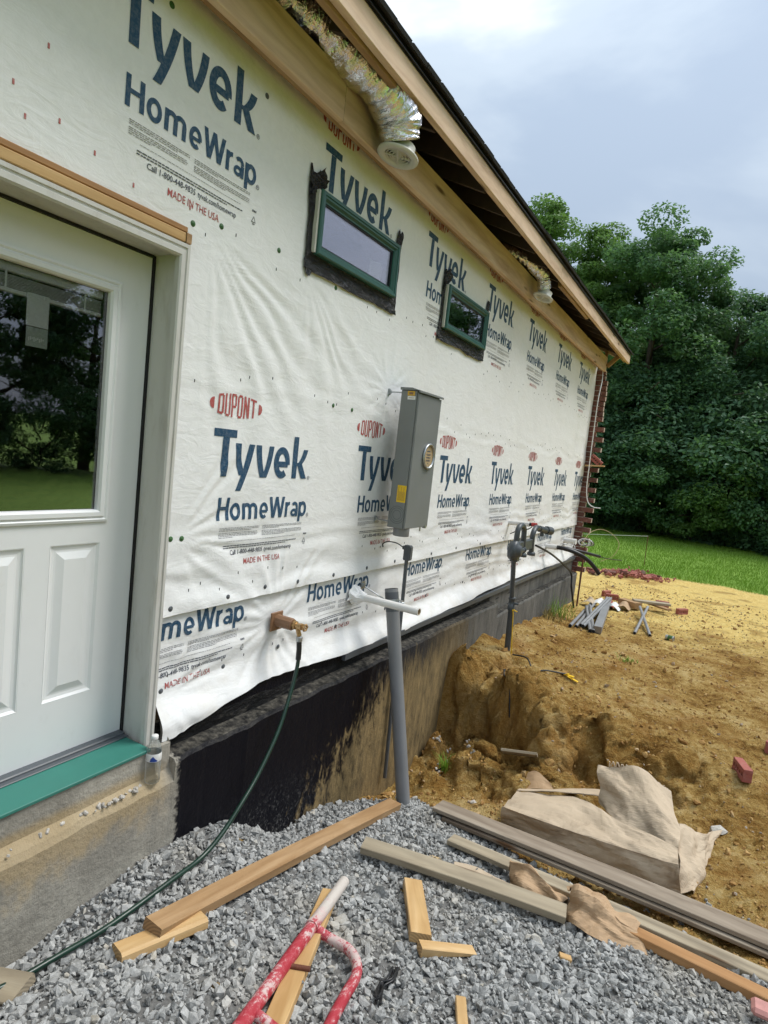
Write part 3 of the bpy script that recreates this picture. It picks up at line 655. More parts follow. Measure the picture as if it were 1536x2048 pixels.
stem(u + h_); stem(u + LW - h_); I.H([(u + h_ + .001, zz(u + h_, .98)), (u + LW - h_ - .001, zz(u + LW - h_, .02))], SW, RD, 1); u += stp
stem(u + LW / 2, 0, .97); bar(u - .001, u + LW + .001, 1.)
for sgn, ue, ui in ((-1, -.045, -.018), (1, .305, .279)):
    SEG.append(('printed_oval_mark' if sgn < 0 else 'printed_oval_end', len(I.f)))
    us = [ui + (ue - ui) * i / 6 for i in range(7)]; hh = [.026 * math.sqrt(max(0, 1 - (i / 6) ** 2)) for i in range(7)]
    I.strip([(a, zc + h) for a, h in zip(us, hh)][::sgn], [(a, zc - h) for a, h in zip(us, hh)][::sgn], RD)
SEG.append(('printed_oval_end', len(I.f)))
# fine print, too small to read in the photograph: broken hairlines
rs = random.Random(4)
def greek(u0, u1, z, h, m, wl=(.006, .02)):
    u_ = u0
    while u_ < u1:
        wv = min(rs.uniform(*wl), u1 - u_); I.R(u_, u_ + wv, z, z + h, m); u_ += wv + rs.uniform(.002, .004)
for z, e in ((1.313, 1), (1.306, 1), (1.299, .78), (1.287, .95), (1.280, .97), (1.273, .95), (1.266, .35)): greek(.078, .078 + .285 * e, z, .0027, GR)
for z, e in ((1.313, 1), (1.306, 1), (1.299, .4), (1.287, 1), (1.280, 1), (1.273, 1), (1.266, .55)): greek(.388, .388 + .33 * e, z, .0027, GR)
greek(.13, .665, 1.247, .002, GR); greek(.118, .68, 1.222, .0045, DK, (.008, .022)); greek(.118, .585, 1.212, .0045, DK, (.008, .022))
greek(.742, .768, 1.247, .009, DK, (.006, .008))
I.N([(.742, 1.203), (.755, 1.228), (.768, 1.203), (.742, 1.203)], .003, DK); greek(.748, .764, 1.193, .004, DK)
def text2d(s, u0, u1, base, cap_, m, bold):
    cu_ = bpy.data.curves.new('t', 'FONT'); cu_.body = s; cu_.size = 1; cu_.offset = bold; cu_.resolution_u = 2
    ob = bpy.data.objects.new('t', cu_); COL.objects.link(ob)
    dg = bpy.context.evaluated_depsgraph_get(); me = ob.evaluated_get(dg).to_mesh()
    V = np.array([q.co[:2] for q in me.vertices]); F = [tuple(p.vertices) for p in me.polygons]
    ob.evaluated_get(dg).to_mesh_clear(); bpy.data.objects.remove(ob); bpy.data.curves.remove(cu_)
    x0, x1 = V[:, 0].min(), V[:, 0].max(); cap1 = .72
    b = len(I.v); I.v += [(u0 + (p[0] - x0) / (x1 - x0) * (u1 - u0), base + p[1] / cap1 * cap_) for p in V]; I.l += [0] * len(V)
    for q in F: I.f.append(tuple(b + i for i in q)); I.m.append(m)
SEG.append(('fine_print', len(I.f)))
text2d('Call 1-800-448-9835', .166, .405, 1.180, .0235, DK, .010); text2d('tyvek.com/homewrap', .418, .643, 1.180, .0235, DK, .010)
SEG.append(('printed_phone_line', len(I.f)))
text2d('MADE IN THE USA', .268, .546, 1.126, .030, RD, .004)
SEG.append(('printed_origin_line', len(I.f)))
IV = np.array(I.v); IL = np.array(I.l)
def stamp(y0, dz, parent, lower=False, ymin=1.845, zmax=9, ymax=10.04):
    yy = IV[:, 0] + y0; zz = IV[:, 1] + dz
    ok = (yy > ymin) & (zz < zmax) & (yy < ymax)
    for h in WIN: ok &= ~((yy > h[0]) & (yy < h[1]) & (zz > h[2]) & (zz < h[3]))
    p0_ = 0
    for nm, p1_ in SEG:
        fk = [(q, m) for q, m in zip(I.f[p0_:p1_], I.m[p0_:p1_]) if all(ok[i] for i in q)]; p0_ = p1_
        if not fk: continue
        used = sorted({i for q, _ in fk for i in q}); mp_ = {a: i for i, a in enumerate(used)}; ui = np.array(used)
        x = wrapx(yy[ui], zz[ui], lower) + .0016 + .0003 * IL[ui]
        o = link(nm, mesh('print', np.c_[x, yy[ui], zz[ui]], [tuple(mp_[i] for i in q) for q, _ in fk], ['inkblue', 'inkred', 'inkdark', 'inkgrey'], fm=[m for _, m in fk]), parent)
        if nm in ('fine_print', 'registered_marks', 'printed_phone_line', 'printed_origin_line'): o['kind'] = 'stuff'
for i in range(7): stamp(2.068 + 1.238 * i, 0, wrap_up)
for i in range(7): stamp(1.445 + 1.238 * i, 1.52, wrap_up, ymin=.35, zmax=3.415)
for i in range(7): stamp(1.628 + 1.243 * i, -.522, wrap_lo, True, zmax=1.0)
# --- cap nails and staples
def capnail(y, z, m, lower=False):
    x = float(wrapx(y, z, lower)); b = MB(); r = .0125 if m != 'leafgreen' else .0125
    b.lathe([(r, 0), (r, .0015), (r * .75, .003), (r * .25, .0034), (r * .2, .0048)], (x, y, z), 'X', 12); b.build('cap_nail', [m], wrap_lo if lower else wrap_up)
for y, z in [(1.88, .976), (2.231, .976), (2.514, .986), (2.785, .98), (3.147, .974), (3.541, .974), (3.942, .978), (4.588, .975), (5.1, .98), (5.7, .975), (6.4, .98), (7.2, .98), (8.1, .975), (2.222, 3.28)]: capnail(y, z, 'pvcdark')
for y, z in [(2.268, .61), (2.686, .62), (3.254, .625), (3.9, .63), (4.6, .62), (5.4, .63), (1.875, .60)]: capnail(y, z, 'pvcdark', True)
for y, z in [(1.852, 2.591), (2.011, 2.637), (2.392, 2.662), (1.918, 1.283), (1.857, 1.285), (2.982, 1.988), (3.183, 1.985), (1.676, 3.313), (2.892, 2.625)]: capnail(y, z, 'leafgreen')
b = MB(); 
for i in range(70):
    for zz in (2.02 - .0 * i, 1.075, 2.60):
        y = 1.95 + i * .118 + rng.uniform(-.04, .04)
        if rng.random() < .25: continue
        z = zz + rng.uniform(-.05, .05) - .03 * math.sin(y * 1.3)
        if any(h[0] - .1 < y < h[1] + .1 and h[2] - .12 < z for h in WIN) or y > 10: continue
        x = float(wrapx(y, z)); b.box((x, y - .0014, z - .0065), (x + .002, y + .0014, z + .0065))
for y, z in [(1.12, 2.74), (1.27, 2.70), (1.40, 2.66), (1.56, 2.62), (1.83, 2.645), (1.22, 2.9), (1.16, 2.66)]:
    x = float(wrapx(y, z)); b.box((x, y - .003, z - .008), (x + .002, y + .003, z + .008), 1)
for i in range(45):
    y = 1.95 + i * .16 + rng.uniform(-.05, .05); z = .66 + rng.uniform(-.05, .03); x = float(wrapx(y, z, True)); b.box((x, y - .0014, z - .0065), (x + .002, y + .0014, z + .0065))
tag(b.build('staples', ['gasket', 'inkredline'], wrap_up), kind='stuff')

# ------------------------------------------------------------------ eave
HX = .12; zb = 3.348; zt = 3.556
for a, c in ((-4.0, 2.62), (2.623, 6.30), (6.303, 10.0)):
    board('soffit_ledger', (HX, a, (zb + zt) / 2), (HX, c, (zb + zt) / 2), zt - zb, .038, ('wood', 'woodend'), house, roll=R(90), seed=int(a * 9))
board('nailer_strip', (.082, -4, 3.372), (.082, 10.0, 3.372), .030, .034, ('woodtan', 'woodtanend'), house, roll=R(90))
board('nailer_strip', (.03, -4, 3.462), (.03, 10.0, 3.462), .03, .09, ('woodorange', 'woodorangeend'), house, roll=R(90))
FX = .385; fz0, fz1 = 3.535, 3.676; YE = 10.36
for a, c in ((-4.3, 1.2), (1.203, 5.9), (5.903, YE)):
    board('fascia_board', (FX, a, (fz0 + fz1) / 2), (FX, c, (fz0 + fz1) / 2), fz1 - fz0, .038, ('wood', 'woodend'), house, roll=R(90), seed=int(a * 7 + 90))
for a, c in ((.6, 2.72), (6.1, 7.4)): board('backing_board', (FX - .040, a, 3.585), (FX - .040, c, 3.585), .13, .036, ('woodtan', 'woodtanend'), house, roll=R(90))
board('backing_board', (FX - .040, 8.9, 3.60), (FX - .040, 10.3, 3.60), .11, .036, ('woodtan', 'woodtanend'), house, roll=R(90))
SL = .42
rz = lambda x: fz1 + .012 + (FX - x) * SL
tail = None
y = -3.7
while y < 10.0:
    if tail is None:
        p0 = (-1.6, y, rz(-1.6) - .085); p1 = (FX - .02, y, rz(FX - .02) - .085)
        tail = board('rafter_tail', p0, p1, .038, .135, ('trussshade', 'trussshade'), house, bev=.002); yt = y
    else:
        o = tail.copy(); COL.objects.link(o); M = tail.matrix_basis.copy(); M.translation.y += y - yt; o.matrix_basis = M
    y += .406
lo_ = None; y = -3.66
while y < 9.9:
    if lo_ is None: lo_ = board('ceiling_joist', (-2.2, y, 3.50), (.10, y, 3.50), .038, .089, ('trussshade', 'trussshade'), house, bev=.002); yt = y
    else:
        o = lo_.copy(); COL.objects.link(o); M = lo_.matrix_basis.copy(); M.translation.y += y - yt; o.matrix_basis = M
    y += .406
# end return of the eave at the far corner
board('eave_brace', (.15, 9.97, 3.42), (.34, 9.97, 3.62), .038, .06, ('woodtan', 'woodtanend'), house)
b = MB(); b.box((.098, 9.955, 3.56), (.139, 9.995, 3.69)); b.build('eave_post', ['woodtan'], house)
# roof deck and ridge
xr = -4.0
def slab(b, x0, x1, zfun, t, m): 
    v = [(x, yy, zfun(x) + dz) for x in (x0, x1) for yy in (-4.4, 10.075) for dz in (0, t)]
    b.add(v, [(0, 1, 3, 2), (4, 6, 7, 5), (0, 4, 5, 1), (2, 3, 7, 6), (0, 2, 6, 4), (1, 5, 7, 3)], m)
b = MB(); slab(b, FX + .022, xr, rz, .012, 0); slab(b, xr, -8.4, lambda x: rz(xr) - (xr - x) * SL, .012, 0); b.build('roof_deck', ['osb'], house)
b = MB(); slab(b, FX - .12, xr, lambda x: rz(x) + .022, .006, 0); slab(b, xr, -8.4, lambda x: rz(xr) - (xr - x) * SL + .022, .006, 0); b.build('shingle_field', ['shingle'], house)
b = MB(); b.box((FX + .019, -4.38, fz1 - .024), (FX + .024, YE - .002, fz1 + .022)); b.box((FX + .024, -4.38, fz1 - .018), (FX + .034, YE - .002, fz1 - .013)); b.build('drip_edge', ['gasket'], house)
sh = None; i = 0; y = -4.39
ang = math.atan(SL)
while y < YE - .05:
    if sh is None:
        bb = MB(); bb.box((-.20, .0, 0), (0, .327, .012)); bb.box((-.20, .002, .012), (-.010, .16, .024)); bb.box((-.20, .17, .012), (-.004, .326, .021)); shm = bb.me('shingle', ['shingle'])
        sh = 1
    o = bpy.data.objects.new('shingle', shm); COL.objects.link(o); o.parent = house; o.matrix_parent_inverse = world_of(house).inverted()
    px = FX + .052 + random.uniform(-.008, .008)
    o.matrix_basis = Matrix.Translation((px, y, rz(px) + .0135 + random.uniform(0, .003))) @ Matrix.Rotation(ang + random.uniform(-.01, .03), 4, 'Y')
    y += .33; i += 1
# rake board at the far gable
board('rake_board', (FX - .06, 10.055, rz(FX - .03) - .08), (xr, 10.055, rz(xr) - .08), .038, .14, ('wood', 'woodend'), house)
b = MB(); b.add([(x, yy, z) for yy in (9.97, 10.04) for x, z in ((-.01, 3.46), (-8, 3.46), (xr, rz(xr) - .04))], [(0, 1, 2), (3, 5, 4), (0, 3, 4, 1), (1, 4, 5, 2), (2, 5, 3, 0)]); b.build('gable_wall', ['osb'], house)

# ------------------------------------------------------------------ toothed brick veneer at the far corner
def brick_solid(L_, W_, H_):
    b = MB(); b.box((-L_ / 2, -W_ / 2, -H_ / 2), (L_ / 2, W_ / 2, H_ / 2), 0, .003); m = b.me('brick', ['brick', 'brickend']); 
    for p in m.polygons:
        if p.normal.x > .8: p.material_index = 1
    return m
bm_ = brick_solid(.245, .09, .07); bmort = MB(); n = 0; z = .245
while z < 3.36:
    out = .215 if n % 2 == 0 else .098
    if z > 2.62: out = .165
    if z > 3.2: out = .13
    o = link('brick', bm_, house); o.location = (out - .1225 + random.uniform(-.006, .006), 10.125 + random.uniform(-.004, .004), z); o.rotation_euler = (0, random.uniform(-.01, .01), random.uniform(-.02, .02))
    bmort.box((-.2, 10.085, z + .034), (min(out, .098) - .008 + random.uniform(-.012, .004), 10.166, z + .046))
    n += 1; z += .0795
tag(bmort.build('mortar_joints', ['stonelight'], house), kind='stuff')
def cored_brick(name, L_=.2, W_=.092, H_=.062, m='brickred', holes=5):
    b = MB(); a = W_ * .30; wl = .016
    b.box((-L_ / 2, -W_ / 2, -H_ / 2), (L_ / 2, -W_ / 2 + (W_ - a) / 2, H_ / 2), 0, .0025); b.box((-L_ / 2, W_ / 2 - (W_ - a) / 2, -H_ / 2), (L_ / 2, W_ / 2, H_ / 2), 0, .0025)
    hw = (L_ - (holes + 1) * wl) / holes
    for i in range(holes + 1):
        x = -L_ / 2 + i * (hw + wl); b.box((x, -a / 2, -H_ / 2 + .0015), (x + wl, a / 2, H_ / 2 - .0015))
    return b.me('brick', [m])
CB = cored_brick('c')

# ------------------------------------------------------------------ door
b = MB(); xf, xb = -.12, -.165
PAN = [(1.405, 1.60, .66, 1.265), (1.10, 1.298, .66, 1.265)]
for lo, hi in (((.85, .40), (1.0, 2.432)), ((1.605, .40), (1.765, 2.432)), ((1.0, 2.27), (1.605, 2.432)), ((1.0, 1.268), (1.605, 1.38)), ((1.0, .40), (1.605, .655)), ((1.3, .655), (1.40, 1.268)), ((1.0, .655), (1.095, 1.268))):
    b.box((xb, lo[0], lo[1]), (xf, hi[0], hi[1]))
door = b.build('door', ['doorpaint'], house); door['label'] = 'white half glass door with raised panels'
for (a, c, d, e) in PAN:
    b = MB(); lv = [(0, -.005, 0), (0, 0, 0)]
    loops = [(-.006, 0.), (.004, -.0075), (.016, -.0095), (.024, -.0085), (.052, .0015), (.056, .0015)]; v = []; f = []
    for ins, dx in loops: v += [(xf + dx, a + ins, d + ins), (xf + dx, c - ins, d + ins), (xf + dx, c - ins, e - ins), (xf + dx, a + ins, e - ins)]
    v = [(p[0] + .0008, p[1], p[2]) for p in v]
    for i in range(len(loops) - 1):
        for j in range(4): f.append((i * 4 + j, i * 4 + (j + 1) % 4, (i + 1) * 4 + (j + 1) % 4, (i + 1) * 4 + j))
    f.append(tuple(range((len(loops) - 1) * 4, len(loops) * 4)))
    b.add(v, f); b.build('raised_panel', ['doorpaint'], door)
gy0, gy1, gz0, gz1 = 1.0, 1.58, 1.405, 2.245
v = []; f = []; loops = [(-.052, -.002), (-.050, .008), (-.040, .011), (-.033, .006), (-.026, .013), (-.010, .013), (-.002, .004), (0, -.012)]
for ins, dx in loops: v += [(xf + dx, gy0 + ins, gz0 + ins), (xf + dx, gy1 - ins, gz0 + ins), (xf + dx, gy1 - ins, gz1 - ins), (xf + dx, gy0 + ins, gz1 - ins)]
for i in range(len(loops) - 1):
    for j in range(4): f.append((i * 4 + j, i * 4 + (j + 1) % 4, (i + 1) * 4 + (j + 1) % 4, (i + 1) * 4 + j))
link('glazing_frame', mesh('gf', v, f, 'doorpaint'), door)
b = MB(); b.box((-.135, gy0 - .01, gz0 - .01), (-.131, gy1 + .01, gz1 + .01)); b.build('glass_pane', ['glass'], door)
b = MB(); b.box((-.162, gy0, 2.215), (-.14, gy1 - .012, 2.245), 0, .003)
for i in range(9): b.box((-.160, gy0, 2.166 + i * .0048), (-.142, gy1 - .018, 2.1675 + i * .0048))
b.box((-.162, gy0, 2.148), (-.14, gy1 - .016, 2.163), 0, .003); b.box((-.1405, 1.49, 2.15), (-.1395, 1.497, 2.24)); b.box((-.1405, 1.20, 2.15), (-.1395, 1.207, 2.24))
b.build('blind', ['white'], door)
b = MB(); b.box((-.1375, 1.275, 2.055), (-.1367, 1.355, 2.165)); b.box((-.1375, 1.277, 1.985), (-.1367, 1.355, 2.052), 1)
for i in range(9): b.box((-.1366, 1.285 + i * .0065, 2.003 + .004 * (i % 3)), (-.1362, 1.289 + i * .0065, 2.016 + .003 * (i % 2)), 0)
b.build('sticker', ['paper', 'manual'], door)
b = MB(); b.box((-.170, 1.767, .40), (-.112, 1.777, 2.44)); b.box((-.170, .84, 2.4335), (-.112, 1.766, 2.444)); b.box((-.17, .84, .385), (-.112, 1.766, .399)); b.build('weatherstrip', ['gasket'], door)
fr = MB()
fr.box((-.172, 1.7775, .385), (.012, 1.805, 2.475), 0, .002); fr.box((-.172, .82, 2.4445), (.012, 1.777, 2.475), 0, .002)
frame = fr.build('door_frame', ['trimpaint'], house)
prof = [(1.7655, .012), (1.7655, .036), (1.772, .042), (1.788, .042), (1.790, .038), (1.797, .038), (1.799, .043), (1.811, .043), (1.811, .012)]
v = []; f = []; n = len(prof)
for (z0, flip) in ((.40, 0),):
    pass
for k_, zz in enumerate((.40, 2.433)):
    for (yy, xx) in prof: v.append((xx, yy, zz + (yy - 1.7655) * (1.18 if k_ else 0)))
for (yy, xx) in prof: v.append((xx, .7, 2.433 + (yy - 1.7655) * 1.18))
for k_ in (0, 1):
    for j in range(n - 1): f.append((k_ * n + j, k_ * n + j + 1, (k_ + 1) * n + j + 1, (k_ + 1) * n + j))
link('casing', mesh('casing', v, f, 'trimpaint'), frame)
board('header_strip', (.018, .5, 2.512), (.018, 1.79, 2.512), .036, .034, ('woodnew', 'woodnewend'), house, roll=R(90))
board('header_strip', (.012, .5, 2.545), (.012, 1.802, 2.545), .022, .034, ('woodorange', 'woodorangeend'), house, roll=R(90))
board('header_strip', (.020, 1.7915, 2.512), (.020, 1.8165, 2.512), .040, .040, ('woodtan', 'woodtanend'), house, roll=R(90))
b = MB(); b.box((-.18, .4, .399), (.094, 1.757, .4125), 0, .002); b.box((-.18, .4, .384), (.080, 1.70, .399)); b.build('door_sill', ['silvinyl'], house)
b = MB(); b.box((-.13, .84, .4128), (-.085, 1.766, .427), 0, .004); b.box((-.10, .84, .4128), (-.06, 1.766, .418), 0, .002); b.build('threshold', ['pvcdark'], house)
# interior studs seen dimly through the panes
for i, y in enumerate((1.1, 1.5, 1.9, 3.0, 3.4, 4.8, 5.2)): board('wall_stud', (-2.6, y, .41), (-2.6, y, 3.39), .089, .038, ('wood', 'woodend'), house)

# ------------------------------------------------------------------ windows
def make_window(h, name):
    ya, yb, za, zb_ = h
    v = []; f = []; loops = [(-.002, -.01), (-.002, .040), (.004, .046), (.018, .046), (.020, .040), (.030, .040), (.040, .026), (.048, .026), (.050, .008)]
    for ins, dx in loops: v += [(dx, ya + ins, za + ins), (dx, yb - ins, za + ins), (dx, yb - ins, zb_ - ins), (dx, ya + ins, zb_ - ins)]
    for i in range(len(loops) - 1):
        for j in range(4): f.append((i * 4 + j, i * 4 + (j + 1) % 4, (i + 1) * 4 + (j + 1) % 4, (i + 1) * 4 + j))
    wo_ = link(name, mesh('wf', v, f, 'wingreen'), house)
    b = MB(); b.box((.010, ya + .040, za + .040), (.014, yb - .040, zb_ - .040)); b.build('pane', ['glass'], wo_)
    b = MB(); b.box((.0145, ya + .048, za + .048), (.020, ya + .056, zb_ - .048)); b.box((.0145, yb - .056, za + .048), (.020, yb - .048, zb_ - .048)); b.box((.0145, ya + .056, za + .048), (.020, yb - .056, za + .056)); b.box((.0145, ya + .056, zb_ - .056), (.020, yb - .056, zb_ - .048)); b.build('glazing_gasket', ['gasket'], wo_)
    b = MB(); b.box((.003, ya - .018, za + .004), (.030, ya - .004, zb_ - .004)); b.build('nailing_fin', ['winwhite'], wo_)
    return wo_
def tape(P, wd, seed, parent, lift=.004):
    """wrinkled adhesive strip along the (y, z) path P"""
    P = [Vector((p[0], p[1])) for p in P]; Ln = sum((a - c).length for a, c in zip(P, P[1:])); k = int(Ln / .014); nwd = 9; v = []; f = []
    acc = [0]
    for a, c in zip(P, P[1:]): acc.append(acc[-1] + (c - a).length)
    for i in range(k + 1):
        s_ = Ln * i / k; j = max(0, min(len(P) - 2, next((q for q in range(len(acc) - 1) if acc[q + 1] >= s_), len(P) - 2)))
        p = P[j].lerp(P[j + 1], (s_ - acc[j]) / max(1e-6, acc[j + 1] - acc[j])); d = (P[j + 1] - P[j]).normalized(); nn = Vector((-d.y, d.x))
        for q in range(nwd):
            t_ = q / (nwd - 1) - .5; jag = .008 * float(fbm(s_ * 9, q * .0 + seed, seed, 3)) * (abs(t_) * 2) ** 2
            pp = p + nn * (t_ * wd + jag)
            if i in (0, k): pp = pp + d * .022 * float(vn(q * .9, seed, 3)) 
            x = float(wrapx(pp.x, pp.y)) + lift + .007 * abs(float(vn(s_ * 4 + t_ * 2.5, t_ * 5 + seed, seed + 1))) + .003 * abs(float(vn(s_ * 9 - t_ * 6, t_ * 14 + seed, seed + 2))) + .002
            v.append((x, pp.x, pp.y))
    for i in range(k):
        for q in range(nwd - 1): f.append((i * nwd + q, (i + 1) * nwd + q, (i + 1) * nwd + q + 1, i * nwd + q + 1))
    o = link('flashing_tape', mesh('tape', v, f, 'tape', True), parent)
for wi, h in enumerate(WIN):
    wo_ = make_window(h, 'window'); ya, yb, za, zb_ = h
    wo_['label'] = ('narrow green framed window nearest the door', 'narrow green framed window further along the wall')[wi]
    tape([(ya - .028, zb_ + .085), (ya - .026, za - .10)], .082, 3 + wi, wo_)
    tape([(ya - .055, za - .045), (yb + .062, za - .042)], .098, 13 + wi, wo_, .007)
    tape([(yb + .030, za - .06), (yb + .030, zb_ + .03), (yb + .045, zb_ + .10)], .066, 23 + wi, wo_)
    tape([(ya - .062, zb_ + .0), (ya + .055, zb_ + .085)], .085, 33 + wi, wo_, .009)
    b = MB(); pts = [(-.03 - .03 * math.sin(i / 7 * 3.1), yb - .22 + .14 * i / 7) for i in range(8)]
    v = [(x, y, z) for x, y in pts for z in (za + .055, za + .19 - .04 * (wi == 1))]; b.add(v, [(2 * i, 2 * i + 2, 2 * i + 3, 2 * i + 1) for i in range(7)]); b.build('leaflet', ['paper' if wi == 0 else 'manual'], wo_)

# ------------------------------------------------------------------ things on the wall
# meter box
mbx = empty('meter_box', (.12, 3.735, 1.27), 'tall grey electric meter box standing off the wrapped wall', 'meter box')
b = MB(); b.box((.12, 3.56, 1.27), (.236, 3.91, 2.165), 0, .004); cab = b.build('cabinet', ['boxpaint'], mbx)
b = MB(); b.box((.238, 3.562, 1.272), (.251, 3.908, 2.15), 0, .003); cov = b.build('cover', ['boxpaint'], mbx)
b = MB(); b.add([(x, y, z) for y in (3.553, 3.917) for x, z in ((.115, 2.166), (.115, 2.182), (.20, 2.182), (.262, 2.166), (.262, 2.154), (.252, 2.154), (.252, 2.166))], [tuple(range(7)), tuple(range(13, 6, -1))] + [(i, (i + 1) % 7, 7 + (i + 1) % 7, 7 + i)[::-1] for i in range(7)]); b.build('rain_cap', ['boxpaint'], mbx)
b = MB(); cy, cz, r0 = 3.79, 1.757, .084
b.lathe([(r0, .250), (r0 + .004, .258), (r0, .266), (r0 - .008, .266), (r0 - .012, .258), (r0 - .012, .252)], (0, cy, cz), 'X', 32, caps=False); b.build('meter_ring', ['galv'], mbx)
b = MB(); b.lathe([(.001, .2545), (r0 - .011, .2545)], (0, cy, cz), 'X', 32, caps=False)
for i, (dz, wd) in enumerate(((.034, .05), (.030, .06), (.012, .07), (.006, .06), (-.008, .075), (-.013, .06), (-.027, .06), (-.033, .07), (-.05, .02))): b.box((.2548, cy - wd / 2, cz + dz), (.2552, cy + wd / 2, cz + dz + .0035), 1)
b.build('blank_cover_card', ['cardtan', 'inkdark'], mbx)
b = MB(); b.box((.170, 3.5585, 1.442), (.235, 3.5596, 1.553))
for i in range(8): b.box((.178 + i * .0065, 3.5578, 1.452), (.180 + i * .0065, 3.5584, 1.452 + .06 + .03 * (i % 3 == 0)), 1)
b.build('warning_label', ['yellow', 'browncast'], mbx)
b = MB(); b.box((.168, 3.5585, 2.131), (.219, 3.5596, 2.16)); b.box((.180, 3.5578, 2.138), (.208, 3.5584, 2.153), 2); b.box((.170, 3.5585, 2.106), (.226, 3.5596, 2.128), 1); b.box((.178, 3.5578, 2.115), (.218, 3.5584, 2.118), 2); b.build('rating_label', ['amber', 'white', 'browncast'], mbx)
b = MB()
for r_ in (.028, .043, .055): b.lathe([(r_, -.0006), (r_ + .0018, -.0014), (r_ + .0036, -.0006)], (.185, 3.5602, 1.358), 'Y', 28, caps=False)
b.build('knockout', ['boxpaintdark'], mbx)
b = MB(); b.lathe([(.052, 1.216), (.054, 1.220), (.054, 1.2695)], (.195, 3.63, 0), 'Z', 24); b.build('conduit_hub', ['pvcgrey'], mbx)
b = MB(); b.box((.243, 3.80, 1.245), (.248, 3.812, 1.272)); b.box((.232, 3.865, 1.262), (.254, 3.885, 1.285)); b.build('latch', ['galv'], mbx)
for y, z in ((3.60, 2.152), (3.60, 1.304), (3.87, 2.152), (3.87, 1.304)):
    b = MB(); b.tube([(.001, y, z), (.121, y, z)], .0045, 8); b.box((.004, y - .012, z - .02), (.012, y + .012, z + .02)); b.box((.012, y - .009, z - .012), (.022, y + .009, z + .012), 0, .002); b.build('standoff_rod', ['galv'], mbx)

# large grey conduit
cnd = empty('electrical_conduit', (.505, 3.53, -.53), 'thick grey plastic conduit leaning up from the gravel to the wall', 'conduit')
c0, c1 = Vector((.505, 3.53, -.62)), Vector((.175, 3.62, .855)); d = (c1 - c0)
b = MB(); b.tube([c0, c0 + d * .33, c0 + d * .66, c1], .045, 20, cap=False); b.tube([c1, c0 + d * .9], .040, 20, 1, cap=False); b.build('pipe', ['pvcgrey', 'dark'], cnd)
b = MB(); b.tube([c0 + d * .90, c0 + d * .985], .0462, 20, cap=False); b.build('pipe_collar', ['pvcdark'], cnd)
b = MB(); cc = c0 + d * .945; b.tube([cc - d.normalized() * .013, cc + d.normalized() * .013], .050, 20); b.tube([cc + Vector((.05, .0, 0)), cc + Vector((.078, .02, -.005))], .011, 8); b.box(tuple(cc + Vector((.045, .0, -.012))), tuple(cc + Vector((.070, .03, .014)))); b.build('pipe_clamp', ['galv'], cnd)
b = MB(); wp = Vector((.004, 3.52, .86)); b.tube([wp, cc + Vector((-.05, -.01, 0))], .0045, 8); b.box((.004, 3.50, .835), (.012, 3.545, .885)); b.box((.012, 3.512, .85), (.024, 3.532, .872)); b.build('standoff_rod', ['galv'], cnd)

# thin conduit with a small fitting on top
tcn = empty('thin_conduit', (.15, 3.87, -.55), 'thin grey conduit with a boxy elbow fitting below the meter box', 'conduit')
b = MB(); b.tube([(.155, 3.885, -.6), (.150, 3.868, .42), (.150, 3.848, 1.03)], .0135, 12); b.build('pipe', ['pvcdark'], tcn)
b = MB(); b.box((.128, 3.826, 1.02), (.178, 3.872, 1.128), 0, .006); b.box((.1785, 3.832, 1.03), (.183, 3.866, 1.12), 0, .002); b.tube([(.128, 3.85, 1.105), (.112, 3.85, 1.105)], .014, 10); b.build('elbow_fitting', ['pvcdark'], tcn)
b = MB(); b.tube(spline([(.114, 3.85, 1.105), (.085, 3.80, 1.135), (.04, 3.755, 1.142), (.012, 3.735, 1.125), (.014, 3.735, 1.10)], 6), .004, 8); b.build('wire', ['blackrubber'], tcn)

# white drain pipe stub through the wrap
pv = empty('white_pipe', (.01, 3.42, .80), 'white plastic pipe stub poking out through the wrap beside the grey conduit', 'pipe')
p0, p1 = Vector((-.02, 3.425, .805)), Vector((.50, 3.395, .806)); d = p1 - p0
b = MB(); b.tube([p0, p0 + d * .5, p1], .0245, 18, cap=False); b.tube([p1, p0 + d * .85], .019, 18, 1, cap=False); b.lathe([(.019, 0), (.0245, 0)], (0, 0, 0), 'Z', 18, 0, M=Matrix.Translation(p1) @ d.to_track_quat('Z', 'Y').to_matrix().to_4x4(), caps=False); b.build('pipe', ['pvcwhite', 'cardtan'], pv)
v = []; f = []; n = 20; ringz = [(0., .062), (.015, .05), (.04, .038), (.075, .030), (.10, .0265)]
for x, r_ in ringz:
    for j in range(n):
        a = 2 * math.pi * j / n; q = r_ * (1 + .35 * float(vn(j * .9, x * 40, 5)) * (r_ > .03)); v.append((x + .006 + .008 * abs(float(vn(j * 1.3, x * 30, 8))), 3.424 + q * math.cos(a) * 1.1, .805 + q * math.sin(a)))
for i in range(len(ringz) - 1):
    for j in range(n): f.append((i * n + j, i * n + (j + 1) % n, (i + 1) * n + (j + 1) % n, (i + 1) * n + j))
link('taped_collar', mesh('col', v, f, 'wrap'), pv)

